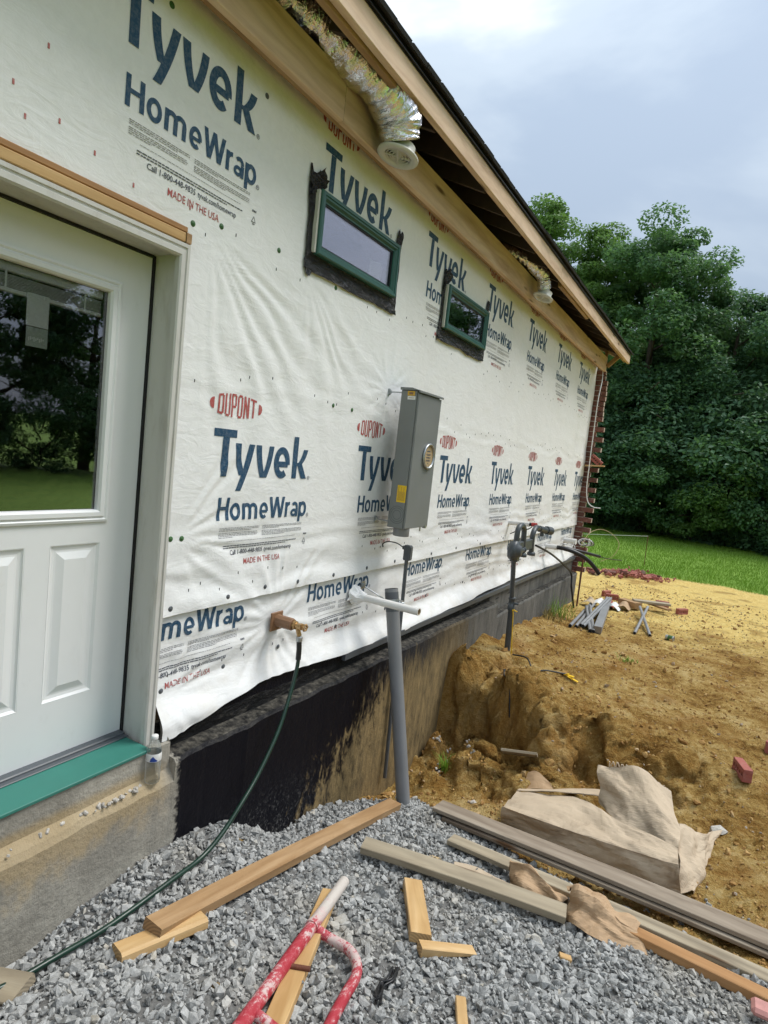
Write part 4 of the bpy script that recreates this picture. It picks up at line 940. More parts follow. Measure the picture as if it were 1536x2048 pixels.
# outdoor tap
tp = empty('outdoor_tap', (.01, 2.63, .78), 'brown hose tap on a square plate mounted on the wrap', 'tap')
b = MB(); b.box((.006, 2.578, .73), (.016, 2.676, .833), 0, .003); b.build('mounting_plate', ['browncast'], tp)
b = MB(); b.lathe([(.036, .016), (.034, .03), (.033, .115), (.030, .122)], (0, 2.632, .785), 'X', 10, sm=False); b.build('tap_sleeve', ['browncast'], tp)
b = MB(); b.lathe([(.02, .12), (.024, .124), (.024, .138), (.016, .14), (.016, .165), (.019, .168), (.019, .178), (.012, .18)], (0, 2.636, .785), 'X', 8, sm=False); b.tube(spline([(.150, 2.637, .782), (.152, 2.642, .755), (.158, 2.648, .73)], 4), .013, 12)
b.build('tap_body', ['brass'], tp)
b = MB(); b.tube([(.178, 2.636, .785), (.198, 2.636, .785)], .0045, 8)
for k in range(6):
    a = k * math.pi / 3; b.tube([(.198, 2.636 + .017 * math.cos(a), .785 + .017 * math.sin(a)), (.198, 2.636 + .017 * math.cos(a + 1.047), .785 + .017 * math.sin(a + 1.047))], .006, 8)
b.tube([(.198, 2.619, .785), (.198, 2.653, .785)], .004, 6); b.build('tap_handle', ['brass'], tp)
hs = empty('garden_hose', (.3, 1.9, -.05), 'dark green garden hose running from the tap down over the gravel', 'hose')
def gz(x, y): return float(hz(np.array([x]), np.array([y]))[0])
hp = [(.158, 2.650, .70), (.163, 2.652, .64), (.172, 2.626, .521), (.213, 2.481, .304), (.252, 2.30, .149), (.282, 2.138, .056), (.298, 2.007, -.015), (.305, 1.883, -.055), (.318, 1.72, -.050), (.325, 1.544, gz(.325, 1.544) + .034), (.315, 1.40, gz(.315, 1.4) + .036), (.285, 1.245, gz(.285, 1.245) + .038), (.27, 1.08, gz(.27, 1.08) + .040), (.22, .8, gz(.22, .8) + .02), (.3, .4, gz(.3, .4) + .02)]
b = MB(); b.tube(spline(hp, 9), .0105, 12); b.build('hose_tube', ['rubbergreen'], hs)
b = MB(); b.lathe([(.016, .698), (.0175, .70), (.0175, .722), (.015, .726)], (.158, 2.649, 0), 'Z', 10, sm=False); b.build('hose_coupling', ['galv'], hs)
b = MB(); b.tube([(.158, 2.650, .698), (.162, 2.651, .655), (.165, 2.648, .60)], .0145, 12); b.build('strain_relief', ['blackrubber'], hs)

# gas riser
gs_ = empty('gas_riser', (.40, 5.74, -.05), 'dark grey gas riser with regulator and curved pipes at the wall', 'gas meter')
b = MB(); b.tube([(.40, 5.755, -.25), (.40, 5.70, .42)], .028, 14); b.build('lower_pipe', ['gaspaint'], gs_)
b = MB(); b.tube([(.40, 5.70, .40), (.40, 5.57, .90)], .0225, 14); b.build('upper_pipe', ['gaspaint'], gs_)
b = MB(); b.lathe([(.030, .40), (.033, .41), (.033, .45), (.028, .455), (.028, .50), (.035, .505), (.035, .525), (.026, .53)], (.40, 5.68, 0), 'Z', 12); b.tube([(.43, 5.68, .47), (.47, 5.68, .47)], .012, 8); b.build('shutoff_valve', ['gaspaint'], gs_)
b = MB(); b.box((.372, 5.716, .245), (.428, 5.722, .285)); b.build('pipe_label', ['white'], gs_)
b = MB(); b.lathe([(.03, -.05), (.085, -.045), (.098, -.012), (.098, .012), (.085, .03), (.06, .035), (.05, .06), (.02, .065)], (.40, 5.57, .985), 'X', 20, M=None); b.build('regulator', ['gaspaint'], gs_)
b = MB(); b.box((.365, 5.55, .88), (.435, 5.64, .93), 0, .008); b.tube([(.44, 5.60, .985), (.44, 5.70, .985)], .022, 10); b.tube([(.44, 5.70, .985), (.44, 5.73, .985)], .027, 8); b.build('regulator_outlet', ['gaspaint'], gs_)
b = MB(); b.box((.37, 5.62, .955), (.415, 6.17, 1.06), 0, .01); b.build('meter_bar', ['gaspaint'], gs_)
b = MB(); b.tube(spline([(.40, 5.585, 1.02), (.40, 5.575, 1.13), (.40, 5.60, 1.195), (.40, 5.68, 1.215), (.40, 5.775, 1.18), (.40, 5.80, 1.10), (.40, 5.83, .93)], 6), .026, 12); b.lathe([(.026, .90), (.042, .902), (.042, .925), (.028, .94)], (.40, 5.835, 0), 'Z', 12); b.build('inlet_bend', ['gaspaint'], gs_)
b = MB(); b.tube(spline([(.40, 6.135, .92), (.40, 6.11, 1.04), (.40, 6.12, 1.12), (.395, 6.22, 1.165), (.39, 6.36, 1.145)], 6), .026, 12); b.lathe([(.026, .885), (.042, .888), (.042, .912), (.028, .925)], (.40, 6.14, 0), 'Z', 12); b.build('outlet_bend', ['gaspaint'], gs_)
b = MB(); b.tube([(.39, 6.36, 1.145), (.41, 6.60, 1.115)], .034, 12); b.tube([(.41, 6.58, 1.12), (.44, 6.66, 1.11)], .045, 10); b.tube([(.40, 6.46, 1.10), (.40, 6.46, 1.06)], .02, 8); b.build('union_fitting', ['gaspaint'], gs_)
b = MB(); b.tube(spline([(.425, 5.66, .41), (.435, 5.665, .36), (.44, 5.70, .15), (.45, 5.72, 0), (.45, 5.73, -.06)], 6), .005, 6); b.tube([(.40, 5.66, .415), (.47, 5.67, .40)], .006, 6); b.tube([(.372, 5.70, .405), (.40, 5.66, .41), (.43, 5.70, .405)], .006, 6); b.build('tracer_wire', ['yellow'], gs_)
cbz = [(.47, 5.70), (.62, 5.66), (.72, 5.55), (.82, 5.62), (.98, 5.72)]
b = MB(); b.tube(spline([(x, y, gz(x, y) + .02 + .03 * (i == 1)) for i, (x, y) in enumerate(cbz)], 6), .007, 8); tag(b.build('ground_cable', ['blackrubber']), 'short dark cable lying at the foot of the gas riser', 'cable')
b = MB()
for i in range(3):
    x, y = .96 + i * .045, 5.73 - i * .02; M = Matrix.Translation((x, y, gz(x, y) + .018)) @ Matrix.Rotation(.3 * i - .5, 4, 'Z') @ Matrix.Rotation(.3 * (i - 1), 4, 'Y'); b.box((-.05, -.014, -.003), (.05, .014, .003), 0, 0, M)
tag(b.build('yellow_tag', ['yellow']), 'small yellow warning tag lying on the soil by the gas riser', 'tag')
cbz = [(.52, 5.35), (.60, 5.05), (.78, 4.86), (.86, 4.72), (.80, 4.62), (.66, 4.52), (.52, 4.44), (.40, 4.34), (.22, 4.1)]
b = MB(); b.tube([(p.x, p.y, gz(p.x, p.y) + .010 + .045 * float(sst(4.55, 4.75, p.y) * sst(5.3, 5.1, p.y))) for p in spline([(x, y, 0) for x, y in cbz], 9)], .006, 8); tag(b.build('black_cable', ['blackrubber']), 'thin black cable looping down the clay bank into the pit', 'cable')

# pipe stubs and cables near the far corner
o = empty('white_pipe', (.01, 6.56, 1.142), 'white pipe stub with a red end plug above the gas riser', 'pipe', 'white pipe stubs along the far wall')
b = MB(); b.tube([(-.02, 6.56, 1.142), (.235, 6.54, 1.158)], .026, 14); b.build('pipe', ['pvcwhite'], o)
b = MB(); b.tube([(.236, 6.54, 1.158), (.262, 6.537, 1.160)], .018, 12, 1); b.tube([(.262, 6.537, 1.160), (.315, 6.53, 1.164)], .021, 12, 0); b.build('end_plug', ['red', 'dark'], o)
b = MB(); b.tube(spline([(.02, 6.60, 1.02), (.14, 6.5, 1.08), (.24, 6.5, 1.11), (.27, 6.52, 1.14)], 5), .006, 6); b.build('pull_wire', ['blackrubber'], o)
o = empty('white_pipe', (.01, 8.36, .74), 'white pipe stub with black cables coming out of it', 'pipe', 'white pipe stubs along the far wall')
b = MB(); b.tube([(-.02, 8.36, .735), (.15, 8.33, .745)], .034, 14); b.build('pipe', ['pvcwhite'], o)
b = MB(); b.tube(spline([(.12, 8.33, .745), (.25, 8.34, .745), (.42, 8.40, .70), (.56, 8.52, .60), (.68, 8.62, .45)], 6), .028, 10, 0); b.tube(spline([(.20, 8.33, .76), (.36, 8.42, .74), (.5, 8.62, .70), (.62, 8.85, .655)], 6), .020, 10, 0); b.tube(spline([(.6, 8.82, .66), (.70, 9.2, .60), (.80, 9.7, .55)], 6), .006, 6); b.build('insulated_line', ['blackrubber'], o)
for k in range(4):
    b = MB(); b.tube(spline([(.14, 8.33, .76), (.22 + .02 * k, 8.40, .80 - .03 * k), (.30, 8.5 + .05 * k, .72 + .03 * k), (.36, 8.42, .66 + .05 * k), (.28, 8.6, .70)], 6), .0035, 6); b.build('thin_wire', ['white'], o)
o = empty('white_pipe', (.01, 9.43, .74), 'white pipe stub with coiled wires nearest the brick corner', 'pipe', 'white pipe stubs along the far wall')
b = MB(); b.tube([(-.02, 9.43, .74), (.17, 9.40, .75)], .040, 14); b.build('pipe', ['pvcwhite'], o)
for k in range(7):
    cx, cy, cz = .27 + .012 * k, 9.38 + .02 * k, .755 + .01 * math.sin(k * 2.); b = MB()
    b.tube([(cx + .075 * math.cos(t * .55 + k), cy + .05 * math.sin(t * .55 + k * 1.7), cz + .045 * math.sin(t * .55 + k)) for t in range(13)], .006, 6); b.build('wire_coil', ['white' if k % 3 else 'blackrubber'], o)
b = MB(); b.tube(spline([(.02, 7.72, .80), (.06, 7.85, .76), (.12, 8.249, .645), (.16, 8.85, .45), (.19, 9.25, .29), (.22, 9.25, .10), (.24, 9.35, -.08), (.26, 9.42, -.24)], 8), .014, 8); tag(b.build('black_cable', ['blackrubber']), 'thick black cable hanging from the wall down to the pipe bundle', 'cable')
b = MB(); b.tube(spline([(.10, 9.96, 3.36), (.18, 9.6, 3.15), (.20, 9.40, 2.84), (.205, 9.38, 2.33), (.205, 9.40, 1.9), (.21, 9.42, 1.55), (.25, 9.43, 1.36), (.33, 9.46, 1.29), (.43, 9.5, 1.285)], 8), .007, 8); tag(b.build('white_cable', ['white']), 'white cable dangling from the eave past the toothed bricks', 'cable')
b = MB(); b.tube([(.03, 10.24, 3.5), (.129, 10.24, 2.16), (.114, 10.24, 1.36), (.117, 10.24, .87), (.14, 10.24, -.22)], .0025, 5); tag(b.build('mason_line', ['leafgreen']), 'taut green string line hanging plumb at the brick corner', 'string')
b = MB(); b.tube(spline([(.30, 9.1, .72), (.35, 9.3, .90), (.45, 9.55, .97), (.60, 9.65, .93), (.74, 9.6, .80), (.70, 9.5, .62), (.55, 9.4, .52)], 8), .004, 6); tag(b.build('wire_loop', ['cardtan']), 'springy tan wire loop sticking out at the house corner', 'wire')
b = MB(); b.box((.262, 9.56, -.30), (.284, 9.584, .70)); tag(b.build('steel_stake', ['rust']), 'rusty upright stake at the house corner', 'stake')
b = MB(); b.tube([(-1.05, 16.3, .24), (.55, 15.4, .50)], .006, 5); b.tube([(.55, 15.4, .50), (.56, 15.4, -.25)], .008, 5, 1); b.tube([(-1.05, 16.3, .24), (-1.05, 16.3, -.25)], .008, 5, 1); tag(b.build('string_line', ['white', 'rust']), 'pale string line stretched low across the lawn beyond the corner', 'string')
pl = board('bracket_plank', (.03, 9.99, 1.895), (.315, 9.99, 1.91), .09, .02, ('woodnew', 'woodnewend')); tag(pl, 'small plank stuck out from the toothed bricks', 'plank')
o = link('brick', CB); o.matrix_basis = Matrix.Translation((.18, 10.0, 1.985)) @ Matrix.Rotation(R(38), 4, 'Y') @ Matrix.Rotation(R(90), 4, 'X'); tag(o, 'cored red brick leaning on the small plank at the corner', 'brick')

# ------------------------------------------------------------------ exhaust ducts under the eave
def duct(label, path, r, gpos, gtilt, seed, gr=.095, squash=1.0):
    root = empty('exhaust_duct', gpos, label, 'duct', 'foil exhaust ducts hanging under the eave')
    P = spline(path, 22); n = 40; v = []; f = []; k = len(P)
    a = (P[1] - P[0]).orthogonal().normalized()
    for i, p in enumerate(P):
        t = (P[min(i + 1, k - 1)] - P[max(i - 1, 0)]).normalized(); a = (a - t * a.dot(t)).normalized(); c = t.cross(a)
        for j in range(n):
            an = 2 * math.pi * j / n
            rr = r * (1 + .022 * math.sin(i * 1.25 + 2.2 * math.sin(an * 2 + seed)) + .075 * float(fbm(i * .30, math.cos(an) * 1.2 + math.sin(an) * .7, seed, 2))) * (1 - .13 * sst(k * .9, k - 1, i))
            v.append(p + (a * math.cos(an) + c * math.sin(an)) * rr)
    for i in range(k - 1):
        for j in range(n): f.append((i * n + j, i * n + (j + 1) % n, (i + 1) * n + (j + 1) % n, (i + 1) * n + j))
    link('foil_sleeve', mesh('duct', v, f, 'foil'), root)
    M = Matrix.Translation(gpos) @ Matrix.Rotation(gtilt[0], 4, 'X') @ Matrix.Rotation(gtilt[1], 4, 'Y')
    b = MB(); b.lathe([(gr * .70, .06), (gr * .70, .012), (gr * .86, .010), (gr, .004), (gr, -.004), (gr * .93, -.010), (gr * .66, -.008), (gr * .62, .004), (gr * .62, .05)], (0, 0, 0), 'Z', 40, M=M, caps=False); fl = b.build('vent_flange', ['creamplastic'], root)
    b = MB()
    for q in range(4): rr = gr * (.13 + .14 * q); b.lathe([(rr - .0016, .004), (rr - .0016, -.005), (rr + .0016, -.005), (rr + .0016, .004)], (0, 0, 0), 'Z', 30, M=M, caps=False)
    for q in range(4): b.box((-.004, 0, -.006), (.004, gr * .64, .002), 0, 0, M @ Matrix.Rotation(q * math.pi / 2 + .5, 4, 'Z'))
    b.build('vent_slats', ['creamplastic'], fl)
    b = MB(); b.lathe([(gr * .62, .03), (.001, .03)], (0, 0, 0), 'Z', 24, M=M, caps=False); b.build('vent_throat', ['dark'], fl)
    return root
duct('long silver foil duct bent down to a round white vent above the near window', [(-.22, 1.75, 3.80), (-.06, 2.08, 3.74), (.10, 2.40, 3.675), (.225, 2.70, 3.595), (.275, 2.90, 3.50), (.268, 2.955, 3.395)], .114, (.262, 2.97, 3.325), (R(-9), R(8)), 3, .114)
dd = duct('short crumpled foil duct with a round white vent near the far end of the eave', [(-.16, 5.40, 3.72), (.0, 5.55, 3.68), (.15, 5.71, 3.63), (.24, 5.83, 3.56), (.258, 5.87, 3.48), (.258, 5.88, 3.43)], .062, (.258, 5.89, 3.365), (R(-12), R(14)), 9, .098)

# ------------------------------------------------------------------ bottle on the ledge
bt = empty('water_bottle', (.102, 1.765, .268), 'clear plastic water bottle with a blue label on the concrete ledge', 'bottle')
x, y, z0 = .102, 1.765, .268
pr = [(.010, .004), (.026, .0), (.031, .004), (.032, .012)]
for k in range(7): pr += [(.0325, .016 + k * .011), (.0305, .021 + k * .011)]
pr += [(.032, .098), (.032, .136), (.030, .146), (.0285, .152), (.024, .165), (.017, .178), (.0125, .186), (.0125, .192)]
b = MB(); b.lathe(pr, (x, y, z0), 'Z', 24); b.build('bottle_body', ['water'], bt)
b = MB(); b.lathe([(.0325, .100), (.0328, .101), (.0328, .1335), (.0325, .134)], (x, y, z0), 'Z', 24, 0, caps=False)
for k in range(5):
    a0 = -1.1 + k * .16; h_ = (.010, .016, .022, .015, .009)[k]; v = [(x + .0331 * math.cos(a), y + .0331 * math.sin(a), z0 + q) for a, q in ((a0, .104), (a0 + .16, .104), (a0 + .16, .104 + (.016, .022, .015, .009, .004)[k]), (a0, .104 + h_))]; b.add(v, [(0, 1, 2, 3)], 1)
a0 = -1.15
v = [(x + .03315 * math.cos(a0 + i * .1), y + .03315 * math.sin(a0 + i * .1), z0 + q) for i in range(10) for q in (.102, .1085)]; b.add(v, [(2 * i, 2 * i + 2, 2 * i + 3, 2 * i + 1) for i in range(9)], 1)
b.build('bottle_label', ['white', 'labelblue'], bt)
b = MB(); b.lathe([(.0142, .190), (.0145, .191), (.0145, .203), (.0125, .205), (.001, .205)], (x, y, z0), 'Z', 20); b.build('bottle_cap', ['white'], bt)

# ------------------------------------------------------------------ ground
def grid(name, xs, ys, zf, matn):
    X, Y = np.meshgrid(xs, ys, indexing='ij'); Z = zf(X, Y); V = np.stack([X, Y, Z], -1).reshape(-1, 3); n = len(ys)
    i, j = np.meshgrid(np.arange(len(xs) - 1), np.arange(n - 1), indexing='ij'); i = i.ravel(); j = j.ravel()
    return V, np.c_[i * n + j, (i + 1) * n + j, (i + 1) * n + j + 1, i * n + j + 1]
def spaced(a, b, d): return np.linspace(a, b, max(2, int(round((b - a) / d)) + 1))
xs = np.r_[spaced(-.1, 3.2, .02), spaced(3.2, 9, .12)[1:]]; ys = np.r_[spaced(-2.0, .6, .1), spaced(.6, 4.2, .03)[1:], spaced(4.2, 5.5, .016)[1:], spaced(5.5, 6.6, .025)[1:], spaced(6.6, 11, .045)[1:], spaced(11, 16.2, .09)[1:]]
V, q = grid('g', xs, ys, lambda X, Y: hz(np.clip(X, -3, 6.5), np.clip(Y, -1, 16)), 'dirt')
Vg = V.reshape(len(xs), len(ys), 3); Ng = np.cross(np.gradient(Vg, axis=0), np.gradient(Vg, axis=1)); Ng /= np.linalg.norm(Ng, axis=-1, keepdims=True)
X_, Y_, Z_ = Vg[..., 0], Vg[..., 1], Vg[..., 2]; stp_ = sst(.93, .55, Ng[..., 2]) * (X_ > .2) * sst(3.6, 4.1, Y_)
dsp = .055 * fbm(X_ * 5 + Z_ * 3.1, Y_ * 5 - Z_ * 6.3, 83, 3, .6) + .028 * (np.abs(fbm(X_ * 13 - Z_ * 11, Y_ * 13 + Z_ * 15, 87, 3, .6)) - .4)
V = (Vg + Ng * (dsp * stp_)[..., None]).reshape(-1, 3)
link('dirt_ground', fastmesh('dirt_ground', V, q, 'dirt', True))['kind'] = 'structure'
xs2 = spaced(-14, -.1, .25); ys2 = np.r_[spaced(10.1, 16.2, .12)]
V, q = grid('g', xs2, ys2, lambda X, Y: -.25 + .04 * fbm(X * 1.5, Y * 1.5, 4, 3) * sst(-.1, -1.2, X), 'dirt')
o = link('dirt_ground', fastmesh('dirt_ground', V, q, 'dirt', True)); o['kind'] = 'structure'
# lawn sheet out to the horizon, left open where the building site is
cx = np.r_[-900, -300, -120, -60, -30, -14.1, spaced(-14, 9, .5), 9.1, 14, 22, 35, 60, 120, 300, 900]; cy = np.r_[-900, -300, -100, -40, -20, -8, -2.1, spaced(-2, 13, 1.0), spaced(13.0, 26, .22)[1:], 30, 38, 60, 120, 300, 900]
def lawnz(X, Y):
    edge = 13.75 + .5 * fbm(X * .6, 1.7, 12, 3) + .10 * (X > 0) * X
    return -.215 + .05 * vn(X * .18, Y * .18, 6) * sst(15, 18, Y) - .09 * sst(edge + .25, edge - .15, Y) * (X < 9) * (X > -14.05) * (Y > -2.05) + .010 * fbm(X * 3, Y * 3, 8, 2) + np.clip(Y - 16, 0, 12) * .006
V, q = grid('l', cx, cy, lawnz, 'lawn'); Vx = V[q].mean(1)
q = q[~((Vx[:, 0] > -14) & (Vx[:, 0] < 8.9) & (Vx[:, 1] > -2) & (Vx[:, 1] < 12.9))]
link('lawn', fastmesh('lawn', V, q, 'lawn', True))['kind'] = 'structure'
# grass blades over the lawn in view
def blades(n, xr_, yr, h, wd, zf, seed, keep=None):
    g_ = np.random.default_rng(seed); x = g_.uniform(*xr_, n); y = yr[0] + (yr[1] - yr[0]) * g_.uniform(0, 1, n) ** 1.5
    if keep is not None: m = keep(x, y); x, y = x[m], y[m]
    n = len(x); z = zf(x, y); hh = h * g_.uniform(.5, 1.3, n); a = g_.uniform(0, 6.28, n); lx, ly = g_.normal(0, .45, n) * hh, g_.normal(0, .45, n) * hh; ww = wd * g_.uniform(.6, 1.3, n)
    A = np.c_[x - ww * np.cos(a), y - ww * np.sin(a), z - .01]; B = np.c_[x + ww * np.cos(a), y + ww * np.sin(a), z - .01]; T = np.c_[x + lx, y + ly, z + hh]
    return np.stack([A, B, T], 1).reshape(-1, 3), np.arange(3 * n).reshape(-1, 3)
V, t = blades(110000, (-6, 6.5), (13.2, 24.5), .075, .006, lambda x, y: lawnz(x, y), 5, lambda x, y: y > 13.7 + .5 * fbm(x * .6, 1.7, 12, 3) + .10 * (x > 0) * x + .25 * vn(x * 5, y * 5, 3))
tag(link('grass', fastmesh('grass', V, t, 'blade')), 'short mown green grass of the lawn', 'grass', kind='stuff')

# crushed stone: angular chips heaped over the gravel bed
def chip_shapes(k, seed):
    g_ = np.random.default_rng(seed); out = []
    for _ in range(k):
        p = (1 + 5 ** .5) / 2
        v = np.array([(-1, p, 0), (1, p, 0), (-1, -p, 0), (1, -p, 0), (0, -1, p), (0, 1, p), (0, -1, -p), (0, 1, -p), (p, 0, -1), (p, 0, 1), (-p, 0, -1), (-p, 0, 1)]) / 1.9
        v = v * g_.uniform(.72, 1.28, (12, 1)); v = v + g_.normal(0, .12, v.shape)
        for _c in range(3):                                    # split faces
            d = g_.normal(size=3); d /= np.linalg.norm(d); h_ = g_.uniform(.45, .75); s_ = v @ d; v = v - np.outer(np.clip(s_ - h_, 0, None), d)
        v = v * np.array([1, g_.uniform(.6, .95), g_.uniform(.42, .75)]); out.append(v)
    F = np.array([(0, 11, 5), (0, 5, 1), (0, 1, 7), (0, 7, 10), (0, 10, 11), (1, 5, 9), (5, 11, 4), (11, 10, 2), (10, 7, 6), (7, 1, 8), (3, 9, 4), (3, 4, 2), (3, 2, 6), (3, 6, 8), (3, 8, 9), (4, 9, 5), (2, 4, 11), (6, 2, 10), (8, 6, 7), (9, 8, 1)])
    return np.array(out), F
def scatter_chips(name, P, S, mats, seed, parent=None):
    sh_, F = chip_shapes(24, seed); g_ = np.random.default_rng(seed + 1); n = len(P)
    q = g_.normal(size=(n, 4)); q[:, 1:3] *= .55; q /= np.linalg.norm(q, axis=1)[:, None]; w_, x_, y_, z_ = q.T
    Rm = np.stack([1 - 2 * (y_ * y_ + z_ * z_), 2 * (x_ * y_ - z_ * w_), 2 * (x_ * z_ + y_ * w_), 2 * (x_ * y_ + z_ * w_), 1 - 2 * (x_ * x_ + z_ * z_), 2 * (y_ * z_ - x_ * w_), 2 * (x_ * z_ - y_ * w_), 2 * (y_ * z_ + x_ * w_), 1 - 2 * (x_ * x_ + y_ * y_)], -1).reshape(n, 3, 3)
    v = sh_[g_.integers(0, 24, n)] * S[:, None, None]; v = np.einsum('nij,nkj->nki', Rm, v) + P[:, None, :]
    f = F[None] + 12 * np.arange(n)[:, None, None]
    return link(name, fastmesh(name, v.reshape(-1, 3), f.reshape(-1, 3), mats), parent)
n = 42000; g_ = np.random.default_rng(3); x = g_.uniform(.13, 3.1, n * 2); y = g_.uniform(.75, 3.85, n * 2)
vis = (x < .55 + 1.02 * (y - .75) + 1.1) & (y > .72 + .28 * np.clip(x - .9, 0, 9)); gm = gravel_mask(x, y); m = (g_.uniform(0, 1, n * 2) < np.where(gm > .5, 1, .5 * gm)) & vis
x, y = x[m][:n], y[m][:n]; s_ = .0108 * np.exp(g_.normal(0, .44, len(x))); s_ = np.clip(s_, .004, .040)
z = hz(x, y) + g_.uniform(-.006, .012, len(x)) + s_ * .25
tag(scatter_chips('gravel', np.c_[x, y, z], s_, 'gravel', 7), 'grey crushed stone spread below the door', 'gravel', kind='stuff')
V, q = grid('gb', spaced(.11, 3.2, .06), spaced(.5, 3.9, .06), lambda X, Y: hz(X, Y) - .004 + np.where(gravel_mask(X, Y) > .35, .008, -.05), 'gravelbed')
link('gravel_bed', fastmesh('gravel_bed', V, q, 'gravelbed', True))['kind'] = 'structure'
# loose clods and pebbles on the soil
n = 19000; x = g_.uniform(.15, 4.2, n); y = 3.0 + 9.5 * g_.uniform(0, 1, n) ** 2.0; m = (gravel_mask(x, y) < .4); x, y = x[m], y[m]
s_ = np.clip(.0065 * np.exp(g_.normal(0, .62, len(x))), .0025, .045); tag(scatter_chips('soil_clods', np.c_[x, y, hz(x, y) + s_ * .2], s_, 'clod', 21), 'loose clods of yellow soil on the bank', 'soil', kind='stuff')
x = np.r_[g_.normal(.5, .16, 60), g_.normal(.32, .12, 40)]; y = np.r_[g_.normal(4.62, .1, 60), g_.normal(4.45, .1, 40)]; m = x > .14; x, y = x[m], y[m]
s_ = g_.uniform(.007, .02, len(x)); tag(scatter_chips('pebbles', np.c_[x, y, hz(x, y) + s_ * .3], s_, 'stonelight', 33), 'pale pebbles washed together at the foot of the bank', 'pebbles', kind='stuff')
x = np.r_[g_.uniform(1.9, 2.75, 46)]; y = np.r_[g_.uniform(3.35, 3.85, 46)]; s_ = g_.uniform(.008, .022, len(x)); tag(scatter_chips('stray_gravel', np.c_[x, y, hz(x, y) + s_ * .3], s_, 'gravel', 35), 'stray grey stones on the soil right of the cardboard', 'gravel', kind='stuff')
def rock(name, p, s, m, label, seed):
    sh_, F = chip_shapes(24, seed); b = MB(); v = sh_[seed % 24] * s; b.add([(p[0] + a[0], p[1] + a[1], gz(p[0], p[1]) + a[2] + s * .3) for a in v], F); tag(b.build(name, [m]), label, 'stone')
rock('concrete_chunk', (2.295, 4.40), .055, 'stonelight', 'pale broken concrete chunk on the soil right of the cardboard', 5)
rock('stone', (.80, 4.03), .03, 'stonelight', 'white stone lying just left of the cardboard', 8)
rock('stone', (1.90, 3.32), .035, 'gravel', 'grey stone lying at the end of the cardboard', 9)

# ------------------------------------------------------------------ lumber on the gravel
def lay(name, label, a, b_, wd, th, mats, roll=0, lift=0., za=None, zb2=None, group='lumber offcuts on the gravel', warp=0, bev=.003, cat='board'):
    z0 = gz(*a) + .016 + th / 2 + lift if za is None else za; z1 = gz(*b_) + .016 + th / 2 + lift if zb2 is None else zb2
    o = board(name, (a[0], a[1], z0), (b_[0], b_[1], z1), wd, th, mats, roll=roll, warp=warp, bev=bev, seed=len(name)); return tag(o, label, cat, group)
WN, WT, WG, WP, WO = ('woodnew', 'woodnewend'), ('woodtan', 'woodtanend'), ('woodgrey', 'woodgreyend'), ('woodpale', 'woodpaleend'), ('woodorange', 'woodorangeend')
lay('lumber', 'long tan plank running beside the foundation to the grey conduit', (.475, 1.475), (.485, 3.40), .089, .042, WT, roll=R(4), za=-.022, zb2=-.452, warp=.01)
lay('lumber', 'short thick offcut under the near end of the long plank', (.455, 1.35), (.545, 1.66), .085, .045, WN, roll=R(-6), za=-.048, zb2=-.074, bev=.010)
lay('lumber', 'weathered plank lying across the gravel toward the paper', (.665, 2.68), (1.66, 2.89), .085, .040, WP, roll=R(8), za=-.262, zb2=-.305, warp=.012)
lay('lumber', 'short new offcut with a knot lying near the middle of the gravel', (.992, 2.60), (1.205, 2.235), .088, .040, WN, roll=R(-5))
o = lay('wood_wedge', 'small tapered wooden wedge beside the short new offcut', (1.225, 2.185), (1.40, 2.36), .05, .042, WN, cat='wedge')
for q in o.data.vertices:
    t_ = (q.co.x / (o.dimensions.x if o.dimensions.x else .25)) + .5; q.co.z = -.021 + (q.co.z + .021) * (1 - .78 * max(0, min(1, t_)))
lay('lumber', 'narrow fresh strip lying under the red steel frame', (.755, 2.235), (1.145, 1.22), .072, .036, WN, roll=R(3))
lay('lumber', 'small offcut cut off by the bottom edge of the picture', (1.463, 2.03), (1.60, 1.72), .038, .030, WN)
lay('lumber', 'square scrap of board lying under the hose in the corner', (.16, 1.045), (.335, 1.10), .105, .034, WP, za=-.085, zb2=-.062, roll=R(10))
lay('lumber', 'tiny chip of wood at the edge of the gravel', (1.70, 2.58), (1.745, 2.60), .03, .016, WN)
lay('lumber', 'small pale block lying on the soil right of the cardboard', (2.03, 3.77), (2.13, 3.83), .06, .02, WP)
# long planks at the right
def plank(label, a, b_, wd, th, mats, ext, roll=0, warp=0):
    a, b_ = Vector(a), Vector(b_); b_ = b_ + (b_ - a) * ext; return tag(board('plank', a, b_, wd, th, mats, roll=roll, warp=warp), label, 'plank', 'long planks lying at the right')
plank('upper grey plank resting against the flattened cardboard', (.725, 3.53, -.425), (2.515, 3.36, -.335), .135, .024, WG, .45, R(-3), .012)
plank('lower grey plank directly under the upper grey plank', (.80, 3.51, -.452), (2.515, 3.335, -.362), .135, .022, WG, .40, R(-3), .012)
plank('pale plank in front of the two grey planks', (.945, 3.215, -.395), (2.49, 3.075, -.325), .092, .026, WP, .5, R(-4), .01)
plank('orange brown plank nearest the gravel at the lower right', (1.865, 3.03, -.345), (2.475, 2.90, -.285), .089, .040, WO, .5, R(-10))
# half-buried board in the pit
bo = board('buried_board', (.82, 4.50, -.405), (1.075, 4.555, -.375), .20, .02, WP, roll=R(-30)); tag(bo, 'pale board half buried in the clay of the pit', 'board')

